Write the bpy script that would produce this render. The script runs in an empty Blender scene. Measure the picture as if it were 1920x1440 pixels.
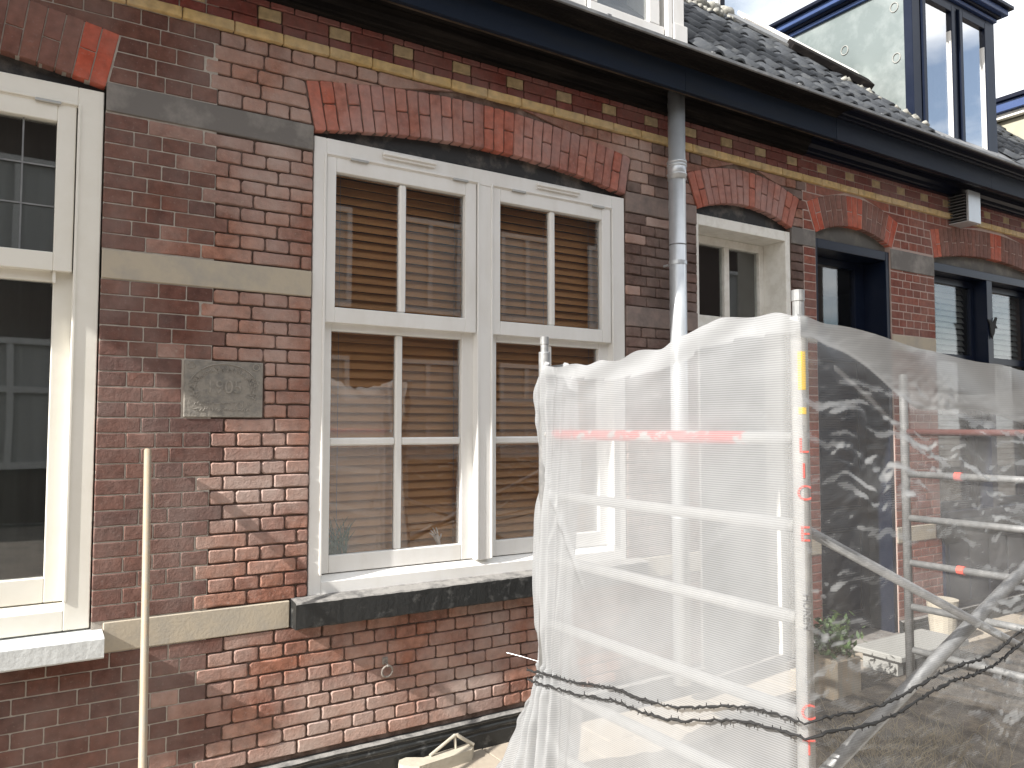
import bpy, math, random
from math import sin, cos, pi, sqrt, atan2, radians
from mathutils import Vector, Matrix, noise
R = random.Random(7)
S = bpy.context.scene
COL = S.collection
# ------------------------------------------------------------------ camera, sky, sun, exposure
CP = Vector((-0.3096, -3.5644, 1.6338)); YAW, PIT, ROLL, F = 0.57062, 0.05325, 0.00078, 1481.1
cw = Vector((sin(YAW)*cos(PIT), cos(YAW)*cos(PIT), sin(PIT)))
cr = Vector((cos(YAW), -sin(YAW), 0)); cu = cr.cross(cw)
cr, cu = cos(ROLL)*cr+sin(ROLL)*cu, -sin(ROLL)*cr+cos(ROLL)*cu
cd = bpy.data.cameras.new('camera'); cam = bpy.data.objects.new('camera', cd); COL.objects.link(cam)
cam.matrix_world = Matrix.Translation(CP) @ Matrix((cr, cu, -cw)).transposed().to_4x4()
cd.sensor_width = 36; cd.lens = F/1920*36; cd.clip_start = 0.05; cd.clip_end = 500
S.camera = cam
SUN = Vector((7.3, 1.0, -5.0)).normalized()
elev = math.asin(-SUN.z); azim = atan2(-SUN.x, -SUN.y)
W = bpy.data.worlds.new('World'); S.world = W; W.use_nodes = True
wt = W.node_tree; wt.nodes.clear()
def wn(t, **k):
    n = wt.nodes.new(t)
    for a, b in k.items(): setattr(n, a, b)
    return n
sky = wn('ShaderNodeTexSky', sky_type='NISHITA', sun_disc=False, sun_elevation=elev, sun_rotation=azim % (2*pi), dust_density=2.0)
tc = wn('ShaderNodeTexCoord'); mp = wn('ShaderNodeMapping'); mp.inputs['Scale'].default_value = (1.2, 1.2, 3.2)
cn = wn('ShaderNodeTexNoise'); cn.inputs['Scale'].default_value = 2.1; cn.inputs['Detail'].default_value = 7; cn.inputs['Roughness'].default_value = .55
rp = wn('ShaderNodeMapRange'); rp.inputs[1].default_value = .38; rp.inputs[2].default_value = .58; rp.inputs[3].default_value = .08; rp.inputs[4].default_value = .96
mx = wn('ShaderNodeMix', data_type='RGBA'); mx.inputs[7].default_value = (10.8, 10.8, 10.8, 1)
bg = wn('ShaderNodeBackground'); bg.inputs[1].default_value = .093; wo = wn('ShaderNodeOutputWorld')
L = wt.links.new
L(tc.outputs['Generated'], mp.inputs[0]); L(mp.outputs[0], cn.inputs[0]); L(cn.outputs[0], rp.inputs[0]); L(rp.outputs[0], mx.inputs[0])
L(sky.outputs[0], mx.inputs[6]); L(mx.outputs[2], bg.inputs[0]); L(bg.outputs[0], wo.inputs[0])
sl = bpy.data.lights.new('sun', 'SUN'); sl.energy = 5.0; sl.angle = radians(.55); sl.color = (1, .96, .91)
so = bpy.data.objects.new('sun', sl); COL.objects.link(so); so.rotation_euler = SUN.to_track_quat('-Z', 'Y').to_euler(); so.location = (-9, -3, 8)
S.view_settings.view_transform = 'Standard'; S.view_settings.look = 'None'; S.view_settings.gamma = 1
S.view_settings.use_curve_mapping = False; S.view_settings.exposure = 1.02
S.render.engine = 'CYCLES'
S.cycles.max_bounces = 10; S.cycles.transparent_max_bounces = 24; S.cycles.diffuse_bounces = 4

# ------------------------------------------------------------------ materials
def rgb(c): return (c[0], c[1], c[2], 1)
def mat(name, col, rough=.7, metal=0, n_scale=0, n_amt=.2, col2=None, bump=0, b_scale=60, spec=.5, streak=None, thr=(.45, .65)):
    """principled with a two-tone noise and a bump"""
    m = bpy.data.materials.new(name); m.use_nodes = True; nt = m.node_tree; p = nt.nodes['Principled BSDF']
    p.inputs['Base Color'].default_value = rgb(col); p.inputs['Roughness'].default_value = rough; p.inputs['Metallic'].default_value = metal
    p.inputs['Specular IOR Level'].default_value = spec
    g = nt.nodes.new('ShaderNodeNewGeometry')
    if n_scale:
        t = nt.nodes.new('ShaderNodeTexNoise'); t.inputs['Scale'].default_value = n_scale; t.inputs['Detail'].default_value = 6; t.inputs['Roughness'].default_value = .65
        if streak:
            mpn = nt.nodes.new('ShaderNodeMapping'); mpn.inputs['Scale'].default_value = streak
            nt.links.new(g.outputs['Position'], mpn.inputs[0]); nt.links.new(mpn.outputs[0], t.inputs[0])
        else: nt.links.new(g.outputs['Position'], t.inputs[0])
        r = nt.nodes.new('ShaderNodeMapRange'); r.inputs[1].default_value, r.inputs[2].default_value = thr; r.inputs[4].default_value = n_amt
        nt.links.new(t.outputs[0], r.inputs[0])
        x = nt.nodes.new('ShaderNodeMix'); x.data_type = 'RGBA'; x.inputs[6].default_value = rgb(col); x.inputs[7].default_value = rgb(col2 or [c*.5 for c in col])
        nt.links.new(r.outputs[0], x.inputs[0]); nt.links.new(x.outputs[2], p.inputs['Base Color'])
    if bump:
        t = nt.nodes.new('ShaderNodeTexNoise'); t.inputs['Scale'].default_value = b_scale; t.inputs['Detail'].default_value = 5
        nt.links.new(g.outputs['Position'], t.inputs[0])
        b = nt.nodes.new('ShaderNodeBump'); b.inputs['Strength'].default_value = 1; b.inputs['Distance'].default_value = bump
        nt.links.new(t.outputs[0], b.inputs['Height']); nt.links.new(b.outputs[0], p.inputs['Normal'])
    return m
def brick_mat(name, cols, dust, dust_amt, bump=.002, dscale=2.2, thr=(.4, .68), soot=.0, rough=.85):
    m = bpy.data.materials.new(name); m.use_nodes = True; nt = m.node_tree; p = nt.nodes['Principled BSDF']; N = nt.nodes.new; K = nt.links.new
    p.inputs['Roughness'].default_value = rough; p.inputs['Specular IOR Level'].default_value = .25
    oi = N('ShaderNodeObjectInfo'); at = N('ShaderNodeAttribute'); at.attribute_name = 'rnd'
    ad = N('ShaderNodeMath'); ad.operation = 'ADD'; K(oi.outputs['Random'], ad.inputs[0]); K(at.outputs['Fac'], ad.inputs[1])
    fr = N('ShaderNodeMath'); fr.operation = 'FRACT'; K(ad.outputs[0], fr.inputs[0])
    cr_ = N('ShaderNodeValToRGB'); K(fr.outputs[0], cr_.inputs[0]); e = cr_.color_ramp.elements
    e[0].position = 0; e[0].color = rgb(cols[0]); e[1].position = 1; e[1].color = rgb(cols[-1])
    for i, c in enumerate(cols[1:-1]): q = e.new((i+1)/(len(cols)-1)); q.color = rgb(c)
    g = N('ShaderNodeNewGeometry')
    # mottling inside a brick
    t = N('ShaderNodeTexNoise'); t.inputs['Scale'].default_value = 26; t.inputs['Detail'].default_value = 6; K(g.outputs['Position'], t.inputs[0])
    r = N('ShaderNodeMapRange'); r.inputs[1].default_value = .3; r.inputs[2].default_value = .7; r.inputs[3].default_value = .72; r.inputs[4].default_value = 1.25; K(t.outputs[0], r.inputs[0])
    x = N('ShaderNodeMix'); x.data_type = 'RGBA'; x.blend_type = 'MULTIPLY'; x.inputs[0].default_value = 1; K(cr_.outputs[0], x.inputs[6]); K(r.outputs[0], x.inputs[7])
    # dust left by blasting
    t2 = N('ShaderNodeTexNoise'); t2.inputs['Scale'].default_value = dscale; t2.inputs['Detail'].default_value = 8; t2.inputs['Roughness'].default_value = .6; K(g.outputs['Position'], t2.inputs[0])
    r2 = N('ShaderNodeMapRange'); r2.inputs[1].default_value, r2.inputs[2].default_value = thr; r2.inputs[4].default_value = dust_amt; K(t2.outputs[0], r2.inputs[0])
    x2 = N('ShaderNodeMix'); x2.data_type = 'RGBA'; K(r2.outputs[0], x2.inputs[0]); K(x.outputs[2], x2.inputs[6]); x2.inputs[7].default_value = rgb(dust)
    out = x2
    # white worn arrises and scratches
    t4 = N('ShaderNodeTexNoise'); t4.inputs['Scale'].default_value = 90; t4.inputs['Detail'].default_value = 3; K(g.outputs['Position'], t4.inputs[0])
    r4 = N('ShaderNodeMapRange'); r4.inputs[1].default_value = .6; r4.inputs[2].default_value = .72; r4.inputs[4].default_value = .35; K(t4.outputs[0], r4.inputs[0])
    x4 = N('ShaderNodeMix'); x4.data_type = 'RGBA'; K(r4.outputs[0], x4.inputs[0]); K(out.outputs[2], x4.inputs[6]); x4.inputs[7].default_value = rgb([c*.9 for c in dust]); out = x4
    if soot:
        t3 = N('ShaderNodeTexNoise'); t3.inputs['Scale'].default_value = 3.1; t3.inputs['Detail'].default_value = 4
        mp3 = N('ShaderNodeMapping'); mp3.inputs['Location'].default_value = (4, 7, 2); K(g.outputs['Position'], mp3.inputs[0]); K(mp3.outputs[0], t3.inputs[0])
        r3 = N('ShaderNodeMapRange'); r3.inputs[1].default_value = .48; r3.inputs[2].default_value = .7; r3.inputs[4].default_value = soot; K(t3.outputs[0], r3.inputs[0])
        x3 = N('ShaderNodeMix'); x3.data_type = 'RGBA'; K(r3.outputs[0], x3.inputs[0]); K(out.outputs[2], x3.inputs[6]); x3.inputs[7].default_value = (.05, .035, .03, 1); out = x3
    K(out.outputs[2], p.inputs['Base Color'])
    b1 = N('ShaderNodeTexNoise'); b1.inputs['Scale'].default_value = 48; b1.inputs['Detail'].default_value = 8; b1.inputs['Roughness'].default_value = .66; K(g.outputs['Position'], b1.inputs[0])
    b = N('ShaderNodeBump'); b.inputs['Strength'].default_value = 1; b.inputs['Distance'].default_value = bump; K(b1.outputs[0], b.inputs['Height']); K(b.outputs[0], p.inputs['Normal'])
    return m
M = {}
M['b_left'] = brick_mat('dark_brown_brick', [(.135, .060, .045), (.108, .051, .040), (.16, .072, .052), (.10, .05, .042), (.145, .062, .043)], (.30, .235, .21), .5, .0045, 2.0)
M['b_mid'] = brick_mat('blasted_brick', [(.275, .135, .095), (.225, .108, .08), (.31, .158, .112), (.275, .122, .08), (.205, .106, .082)], (.46, .365, .32), .85, .0055, 1.9)
M['b_grey'] = brick_mat('sooty_brick', [(.15, .092, .075), (.12, .075, .063), (.18, .108, .088)], (.33, .27, .24), .45, .0024, 2.4, soot=.75)
M['b_right'] = brick_mat('red_brown_brick', [(.225, .074, .052), (.18, .06, .045), (.255, .088, .06), (.165, .064, .048)], (.30, .22, .19), .35, .0015)
M['b_frieze'] = brick_mat('dark_red_glazed_brick', [(.19, .042, .032), (.16, .038, .03), (.225, .055, .04)], (.33, .22, .2), .55, .0007, 1.5, rough=.55)
M['b_yellow'] = brick_mat('yellow_glazed_brick', [(.56, .385, .16), (.50, .35, .15), (.60, .42, .19)], (.50, .41, .30), .5, .0007, 3, rough=.6)
M['b_pale'] = brick_mat('pale_yellow_brick', [(.50, .38, .21), (.43, .325, .18), (.53, .41, .235)], (.4, .32, .25), .5, .0007, 3, rough=.6)
M['b_arch'] = brick_mat('pink_arch_brick', [(.345, .145, .108), (.29, .125, .098), (.38, .16, .12), (.315, .128, .092)], (.42, .32, .30), .65, .0020, 2.4)
M['b_red'] = brick_mat('bright_red_brick', [(.43, .085, .045), (.38, .078, .045), (.46, .11, .06)], (.40, .24, .20), .4, .0012, 3)
M['b_redm'] = brick_mat('dusty_red_brick', [(.40, .115, .072), (.35, .105, .07), (.43, .13, .085)], (.44, .27, .23), .5, .0012, 3)
M['b_brown'] = brick_mat('brown_arch_brick', [(.19, .085, .062), (.15, .07, .055), (.22, .095, .07)], (.28, .2, .18), .35, .0014)
M['m_left'] = mat('light_pointing', (.40, .36, .31), .9, n_scale=11, n_amt=.7, col2=(.22, .185, .16), bump=.001, b_scale=150)
M['m_mid'] = mat('raked_joint', (.095, .06, .046), .95, n_scale=9, n_amt=.8, col2=(.26, .19, .16), bump=.004, b_scale=70)
M['m_right'] = mat('pinkish_pointing', (.42, .32, .28), .9, n_scale=9, n_amt=.4, col2=(.25, .17, .14), bump=.001, b_scale=150)
M['stone_dark'] = mat('sooty_stone', (.15, .138, .127), .85, n_scale=4.5, n_amt=.9, col2=(.27, .25, .225), bump=.0008, b_scale=90)
M['stone'] = mat('sand_coloured_stone', (.42, .365, .28), .85, n_scale=5, n_amt=.75, col2=(.31, .29, .255), bump=.001, b_scale=80)
M['stone_pink'] = mat('dusty_stone', (.25, .19, .165), .85, n_scale=6, n_amt=.7, col2=(.11, .095, .088), bump=.001, b_scale=80)
M['stone_pale'] = mat('pale_sealant', (.30, .30, .28), .8)
M['plaque_light'] = mat('rubbed_plaque_stone', (.29, .265, .23), .9, n_scale=30, n_amt=.8, col2=(.15, .145, .13), bump=.002, b_scale=90)
M['plaque'] = mat('weathered_plaque_stone', (.25, .228, .195), .9, n_scale=22, n_amt=.8, col2=(.15, .142, .13), bump=.003, b_scale=70)
M['white'] = mat('white_frame_paint', (.76, .75, .72), .38, n_scale=5, n_amt=.35, col2=(.60, .57, .51), bump=.0004, b_scale=30, streak=(1, 1, .35))
M['cream'] = mat('cream_frame_paint', (.76, .735, .66), .42, n_scale=6, n_amt=.22, col2=(.6, .56, .46), bump=.0004, b_scale=30)
M['oldwhite'] = mat('worn_white_paint', (.80, .78, .72), .55, n_scale=12, n_amt=.4, col2=(.52, .48, .40), bump=.0015, b_scale=40)
M['navy'] = mat('navy_paint', (.006, .010, .023), .3, n_scale=8, n_amt=.3, col2=(.014, .019, .036), spec=.22)
M['navy_old'] = mat('faded_navy_paint', (.009, .015, .028), .6, n_scale=3, n_amt=.6, col2=(.013, .016, .02), spec=.13, streak=(.5, 1, 4), bump=.0006)
M['black_wood'] = mat('sooty_black_wood', (.009, .008, .008), .8, n_scale=5, n_amt=.5, col2=(.035, .030, .026), spec=.08, streak=(.35, 2, 6), bump=.002, b_scale=50)
M['navy_black'] = mat('navy_black_gloss', (.004, .006, .015), .35, n_scale=6, n_amt=.4, col2=(.010, .013, .024), spec=.2, streak=(.3, 2, 5))
M['edge_wood'] = mat('moulding_highlight_brown', (.075, .058, .045), .8, n_scale=6, n_amt=.95, col2=(.014, .012, .011), spec=.1, streak=(.4, 1, 3))  # lighter brown along the moulding, its highlight line painted as colour
M['navy_fascia'] = mat('dark_navy_fascia', (.008, .013, .026), .5, n_scale=2.5, n_amt=.8, col2=(.020, .026, .038), spec=.15, streak=(.5, 1, 3))
M['blue'] = mat('bright_blue_paint', (.028, .055, .15), .35, n_scale=6, n_amt=.3, col2=(.05, .09, .22))  # brighter blue than the navy paint, for the cornice bands
M['zinc'] = mat('zinc_pipe', (.60, .63, .65), .4, .55, n_scale=4, n_amt=.35, col2=(.40, .42, .43), bump=.0005, b_scale=20)
M['lead'] = mat('grey_lead', (.16, .165, .17), .55, .3, n_scale=8, n_amt=.6, col2=(.3, .3, .29))
M['alu'] = mat('aluminium_tube', (.25, .255, .255), .45, .4, n_scale=18, n_amt=.5, col2=(.45, .45, .44), bump=.0004)
M['tube_white'] = mat('dusty_white_tube', (.38, .38, .37), .6, .0, n_scale=25, n_amt=.4, col2=(.55, .54, .5))
M['dim_red'] = mat('dimmed_red_tube', (.11, .05, .045), .6)  # red darkened for the far rung, shade inside the netting put in colour
M['redpaint'] = mat('flaking_red_paint', (.70, .035, .03), .6, n_scale=16, n_amt=1, col2=(.5, .49, .47), thr=(.53, .56))
M['black_stone'] = mat('black_painted_stone', (.016, .017, .017), .5, n_scale=20, n_amt=.7, col2=(.12, .12, .115), bump=.003, b_scale=45, thr=(.56, .72))
M['dusty_edge'] = mat('dusty_worn_edge', (.24, .23, .215), .9, n_scale=16, n_amt=.7, col2=(.05, .05, .05), bump=.003, b_scale=60)
M['sill_white'] = mat('grey_white_sill_paint', (.60, .62, .61), .6, n_scale=14, n_amt=.4, col2=(.42, .43, .42), bump=.002, b_scale=40)
M['panel'] = mat('black_tympanum_board', (.016, .016, .016), .7, n_scale=7, n_amt=.8, col2=(.14, .12, .10), bump=.002, b_scale=30, thr=(.5, .7))
M['panel_grey'] = mat('grey_tympanum_board', (.09, .085, .075), .8, n_scale=7, n_amt=.7, col2=(.2, .18, .15), bump=.002, b_scale=30)
M['wood'] = mat('pale_stick_wood', (.33, .26, .18), .6, n_scale=8, n_amt=.8, col2=(.27, .26, .22), streak=(3, 3, .4), bump=.0006, b_scale=60)
M['blind'] = mat('orange_brown_slat', (.55, .25, .085), .5, n_scale=14, n_amt=.6, col2=(.39, .165, .052), streak=(.25, 1, 3))
M['greyblind'] = mat('grey_slat', (.30, .29, .27), .6)
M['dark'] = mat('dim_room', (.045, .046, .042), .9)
M['smoky_backdrop'] = mat('smoky_green_backdrop', (.042, .046, .040), .9, n_scale=9, n_amt=.4, col2=(.028, .03, .027), streak=(6, 1, .2))
M['backdrop'] = mat('grey_curtain', (.30, .30, .29), .9)
M['tile'] = mat('slate_grey_roof_tile', (.05, .055, .062), .6, n_scale=12, n_amt=.6, col2=(.15, .155, .15), bump=.003, b_scale=40, thr=(.5, .75))
M['limetile'] = mat('lichened_ridge_mortar', (.33, .32, .28), .9, n_scale=14, n_amt=.9, col2=(.13, .13, .115), bump=.006, b_scale=30)
M['sand'] = mat('dusty_paving', (.36, .31, .245), .95, n_scale=9, n_amt=.5, col2=(.27, .23, .18), bump=.002, b_scale=60)
M['asphalt'] = mat('dusty_street', (.22, .19, .16), .95, n_scale=3, n_amt=.7, col2=(.12, .11, .1), bump=.004, b_scale=60)
M['earth'] = mat('brown_earth', (.055, .044, .034), .95, n_scale=14, n_amt=.8, col2=(.13, .105, .075), bump=.01, b_scale=40)
M['creamstone'] = mat('cream_offcut', (.45, .41, .33), .8, n_scale=16, n_amt=.4, col2=(.32, .28, .22), bump=.002, b_scale=50)
M['leaf'] = mat('green_leaf', (.035, .07, .02), .5, n_scale=30, n_amt=.6, col2=(.09, .13, .035))
M['straw'] = mat('dry_grass', (.20, .165, .105), .8)
M['black'] = mat('black_cord', (.012, .012, .012), .8)
M['ink_red'] = mat('red_lettering', (.75, .12, .09), .5)
M['ink_yellow'] = mat('yellow_sticker', (.85, .58, .09), .5)
M['ink_grey'] = mat('grey_lettering', (.18, .18, .18), .5)
M['iron'] = mat('dusty_iron', (.30, .27, .24), .7, .4, n_scale=40, n_amt=.6, col2=(.16, .13, .11))
M['brass'] = mat('zinc_hinge', (.45, .45, .43), .4, .7)
M['doorgrey'] = mat('grey_green_door', (.20, .21, .205), .45, n_scale=5, n_amt=.3)
M['opp_white'] = mat('opposite_white_paint', (.42, .42, .41), .5)
M['skin'] = mat('pale_plaster_hand', (.70, .58, .52), .5)
def glass_mat(name, tint=(.93, .95, .95), refl=1.0, ior=1.6):
    m = bpy.data.materials.new(name); m.use_nodes = True; nt = m.node_tree; nt.nodes.remove(nt.nodes['Principled BSDF']); N = nt.nodes.new; K = nt.links.new
    tr = N('ShaderNodeBsdfTransparent'); tr.inputs[0].default_value = rgb(tint)
    gl = N('ShaderNodeBsdfGlossy'); gl.inputs['Roughness'].default_value = .015
    g = N('ShaderNodeNewGeometry'); t = N('ShaderNodeTexNoise'); t.inputs['Scale'].default_value = 2.2; t.inputs['Detail'].default_value = 1; K(g.outputs['Position'], t.inputs[0])
    b = N('ShaderNodeBump'); b.inputs['Distance'].default_value = .0007; b.inputs['Strength'].default_value = .6; K(t.outputs[0], b.inputs['Height']); K(b.outputs[0], gl.inputs['Normal'])
    f = N('ShaderNodeFresnel'); io = N('ShaderNodeMapRange'); io.inputs[3].default_value = ior; io.inputs[4].default_value = 1/ior
    K(g.outputs['Backfacing'], io.inputs[0]); K(io.outputs[0], f.inputs[0])
    mu = N('ShaderNodeMath'); mu.operation = 'MULTIPLY_ADD'; mu.inputs[1].default_value = refl; mu.inputs[2].default_value = .03; mu.use_clamp = True; K(f.outputs[0], mu.inputs[0])
    x = N('ShaderNodeMixShader'); K(mu.outputs[0], x.inputs[0]); K(tr.outputs[0], x.inputs[1]); K(gl.outputs[0], x.inputs[2]); K(x.outputs[0], nt.nodes['Material Output'].inputs[0])
    return m
M['glass'] = glass_mat('window_glass', refl=1.7)
M['glass_sky'] = glass_mat('coated_dormer_glass', refl=5.5)
M['glass_refl'] = glass_mat('reflective_glass', refl=1.2)
def net_mat(name, op, op2, col, gloss=0.0, period=.0072, warp=.0):
    """fine white mesh: thread rows by a wave on height, the rest open"""
    m = bpy.data.materials.new(name); m.use_nodes = True; nt = m.node_tree; nt.nodes.remove(nt.nodes['Principled BSDF']); N = nt.nodes.new; K = nt.links.new
    at = N('ShaderNodeAttribute'); at.attribute_name = 'thread'
    s = N('ShaderNodeMath'); s.operation = 'MULTIPLY'; s.inputs[1].default_value = 2*pi/period; K(at.outputs['Fac'], s.inputs[0])
    si = N('ShaderNodeMath'); si.operation = 'SINE'; K(s.outputs[0], si.inputs[0])
    r = N('ShaderNodeMapRange'); r.inputs[1].default_value = -1; r.inputs[2].default_value = 1; r.inputs[3].default_value = op-op2; r.inputs[4].default_value = op+op2; K(si.outputs[0], r.inputs[0])
    g = N('ShaderNodeNewGeometry')
    den = N('ShaderNodeAttribute'); den.attribute_name = 'dense'
    t = N('ShaderNodeTexNoise'); t.inputs['Scale'].default_value = 3.2; t.inputs['Detail'].default_value = 5; K(g.outputs['Position'], t.inputs[0])
    t2 = N('ShaderNodeMapRange'); t2.inputs[1].default_value = .35; t2.inputs[2].default_value = .7; t2.inputs[3].default_value = -.07; t2.inputs[4].default_value = .09; K(t.outputs[0], t2.inputs[0])
    a = N('ShaderNodeMath'); K(r.outputs[0], a.inputs[0]); K(t2.outputs[0], a.inputs[1])
    a2 = N('ShaderNodeMath'); a2.use_clamp = True; K(a.outputs[0], a2.inputs[0]); K(den.outputs['Fac'], a2.inputs[1])
    tr = N('ShaderNodeBsdfTransparent')
    d = N('ShaderNodeBsdfDiffuse'); d.inputs[0].default_value = rgb(col); tl = N('ShaderNodeBsdfTranslucent'); tl.inputs[0].default_value = rgb(col)
    mm = N('ShaderNodeMixShader'); mm.inputs[0].default_value = .4; K(d.outputs[0], mm.inputs[1]); K(tl.outputs[0], mm.inputs[2])
    x = N('ShaderNodeMixShader'); K(a2.outputs[0], x.inputs[0]); K(tr.outputs[0], x.inputs[1]); K(mm.outputs[0], x.inputs[2])
    out = x
    if gloss:
        gl = N('ShaderNodeBsdfGlossy'); gl.inputs['Roughness'].default_value = .28
        y = N('ShaderNodeMixShader'); y.inputs[0].default_value = gloss; K(x.outputs[0], y.inputs[1]); K(gl.outputs[0], y.inputs[2]); out = y
    K(out.outputs[0], nt.nodes['Material Output'].inputs[0])
    return m
M['net'] = net_mat('white_debris_netting', .68, .14, (.40, .408, .412))
M['net_front'] = net_mat('thin_netting_and_film', .21, .06, (.42, .425, .42), gloss=.05)

# ------------------------------------------------------------------ mesh builder
class MB:
    def __init__(s): s.v = []; s.f = []; s.r = []; s.m = []
    def add(s, v, f, rnd=0., mi=0):
        o = len(s.v); s.v += [tuple(p) for p in v]; s.f += [tuple(i+o for i in q) for q in f]; s.r += [rnd]*len(f); s.m += [mi]*len(f); return s
    def box(s, x0, x1, y0, y1, z0, z1, c=.0, mi=0):
        if x0 > x1: x0, x1 = x1, x0
        if y0 > y1: y0, y1 = y1, y0
        if z0 > z1: z0, z1 = z1, z0
        c = min(c, (x1-x0)*.4, (y1-y0)*.4, (z1-z0)*.4)
        if c <= 0:
            v = [(x, y, z) for x in (x0, x1) for y in (y0, y1) for z in (z0, z1)]
            return s.add(v, [(0, 1, 3, 2), (4, 6, 7, 5), (0, 4, 5, 1), (2, 3, 7, 6), (0, 2, 6, 4), (1, 5, 7, 3)], mi=mi)
        X = (x0, x1); Y = (y0, y1); Z = (z0, z1); v = []; ix = {}
        for i in (0, 1):
            for j in (0, 1):
                for k in (0, 1):
                    sx, sy, sz = (1-2*i)*c, (1-2*j)*c, (1-2*k)*c
                    for a, (dx, dy, dz) in enumerate(((0, sy, sz), (sx, 0, sz), (sx, sy, 0))):
                        ix[i, j, k, a] = len(v); v.append((X[i]+dx, Y[j]+dy, Z[k]+dz))
        f = []
        def q(*a): f.append(tuple(ix[t] for t in a))
        q((0,0,0,0),(0,0,1,0),(0,1,1,0),(0,1,0,0)); q((1,0,0,0),(1,1,0,0),(1,1,1,0),(1,0,1,0))
        q((0,0,0,1),(1,0,0,1),(1,0,1,1),(0,0,1,1)); q((0,1,0,1),(0,1,1,1),(1,1,1,1),(1,1,0,1))
        q((0,0,0,2),(0,1,0,2),(1,1,0,2),(1,0,0,2)); q((0,0,1,2),(1,0,1,2),(1,1,1,2),(0,1,1,2))
        for j in (0,1):
            for k in (0,1): q((0,j,k,1),(0,j,k,2),(1,j,k,2),(1,j,k,1))
        for i in (0,1):
            for k in (0,1): q((i,0,k,0),(i,0,k,2),(i,1,k,2),(i,1,k,0))
        for i in (0,1):
            for j in (0,1): q((i,j,0,0),(i,j,0,1),(i,j,1,1),(i,j,1,0))
        for i in (0,1):
            for j in (0,1):
                for k in (0,1): q((i,j,k,0),(i,j,k,1),(i,j,k,2))
        return s.add(v, f, mi=mi)
    def tube(s, pts, r, n=10, cap=True, mi=0, rr=None):
        pts = [Vector(p) for p in pts]; v = []; f = []; up = None
        for i, p in enumerate(pts):
            d = (pts[min(i+1, len(pts)-1)]-pts[max(i-1, 0)]).normalized()
            if up is None: up = Vector((0, 0, 1)) if abs(d.z) < .9 else Vector((1, 0, 0))
            a = d.cross(up).normalized(); b = a.cross(d).normalized(); up = b
            ra = rr[i] if rr else r
            v += [p+a*cos(2*pi*k/n)*ra+b*sin(2*pi*k/n)*ra for k in range(n)]
        for i in range(len(pts)-1):
            f += [(i*n+k, i*n+(k+1) % n, (i+1)*n+(k+1) % n, (i+1)*n+k) for k in range(n)]
        if cap: f += [tuple(range(n))[::-1], tuple((len(pts)-1)*n+k for k in range(n))]
        return s.add(v, f, mi=mi)
    def prism(s, poly, x0, x1, mi=0):           # polygon of (y,z) run along x
        n = len(poly); v = [(x0, y, z) for y, z in poly]+[(x1, y, z) for y, z in poly]
        f = [(i, (i+1) % n, n+(i+1) % n, n+i) for i in range(n)]+[tuple(range(n))[::-1], tuple(range(n, 2*n))]
        return s.add(v, f, mi=mi)
    def build(s, name, mats, parent=None, smooth=False, rnd=False):
        me = bpy.data.meshes.new(name); me.from_pydata(s.v, [], s.f)
        if not isinstance(mats, (list, tuple)): mats = [mats]
        for m in mats: me.materials.append(m)
        if len(mats) > 1: me.polygons.foreach_set('material_index', s.m)
        if rnd:
            a = me.attributes.new('rnd', 'FLOAT', 'FACE'); a.data.foreach_set('value', s.r)
        if smooth: me.polygons.foreach_set('use_smooth', [True]*len(me.polygons))
        me.validate()
        o = bpy.data.objects.new(name, me); COL.objects.link(o)
        if parent: o.parent = parent; 
        return o
def place(name, me, loc, parent):
    o = bpy.data.objects.new(name, me); COL.objects.link(o); o.location = loc; o.parent = parent; return o
def tag(o, label=None, cat=None, group=None, kind=None):
    for k, v in (('label', label), ('category', cat), ('group', group), ('kind', kind)):
        if v: o[k] = v
    return o
def empty(name, loc=(0, 0, 0), parent=None):
    o = bpy.data.objects.new(name, None); COL.objects.link(o); o.location = loc; o.empty_display_size = .1
    if parent: o.parent = parent
    return o
def thing(name, label, cat, group=None, kind=None): return tag(empty(name), label, cat, group, kind)
def proj(X, Y, Z):
    d = Vector((X, Y, Z))-CP; z = d.dot(cw)
    return 960+F*d.dot(cr)/z, 720-F*d.dot(cu)/z

# ------------------------------------------------------------------ houses
XL, XR = .4375, 4.447                                   # party lines between the three houses
HL = thing('brick_house', 'dark brown brick house at the left, light pointing, cream window with leaded upper glass', 'house')
HM = thing('brick_house', 'middle brick house with blasted pinkish bricks, white four-light window and zinc downpipe', 'house')
HR = thing('brick_house', 'right-hand red brick house with navy door and navy window and blue dormer', 'house')
HOUSE = {'L': HL, 'M': HM, 'R': HR}
WALL = {}
def hid(x): return 'L' if x < XL else ('M' if x < XR else 'R')
# arched openings: x0, x1, spring, crown
ARCH = {'w1': (-1.91, -.0, 3.02, 3.115, .235), 'w2': (.877, 2.785, 3.02, 3.113, .235), 'd1': (3.388, 4.318, 3.028, 3.118, .235),
        'd2': (4.585, 5.53, 3.035, 3.135, .23), 'w3': (6.13, 8.04, 3.03, 3.125, .235)}
OPEN = [(-1.91, 0, .80), (.877, 2.785, .80), (3.388, 4.312, 0), (4.585, 5.505, 0), (6.13, 8.04, .80)]
def arc(k):
    x0, x1, zs, zc, t = ARCH[k]; c = x1-x0; h = zc-zs; r = c*c/(8*h)+h/2
    return (x0+x1)/2, zc-r, r, t, math.asin(c/2/r)
def arch_cut(k, z):
    """left and right x of the arch ring at height z, or None"""
    x0, x1, zs, zc, t = ARCH[k]; cx, cz, r, t, a = arc(k)
    ez = cz+(r+t)*cos(a)
    if z < zs-.001 or z > zc+t-.002: return None
    if z <= ez:
        d = (z-cz)*math.tan(a); return cx-d, cx+d
    d = sqrt(max(0, (r+t)**2-(z-cz)**2)); return cx-d, cx+d

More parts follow.
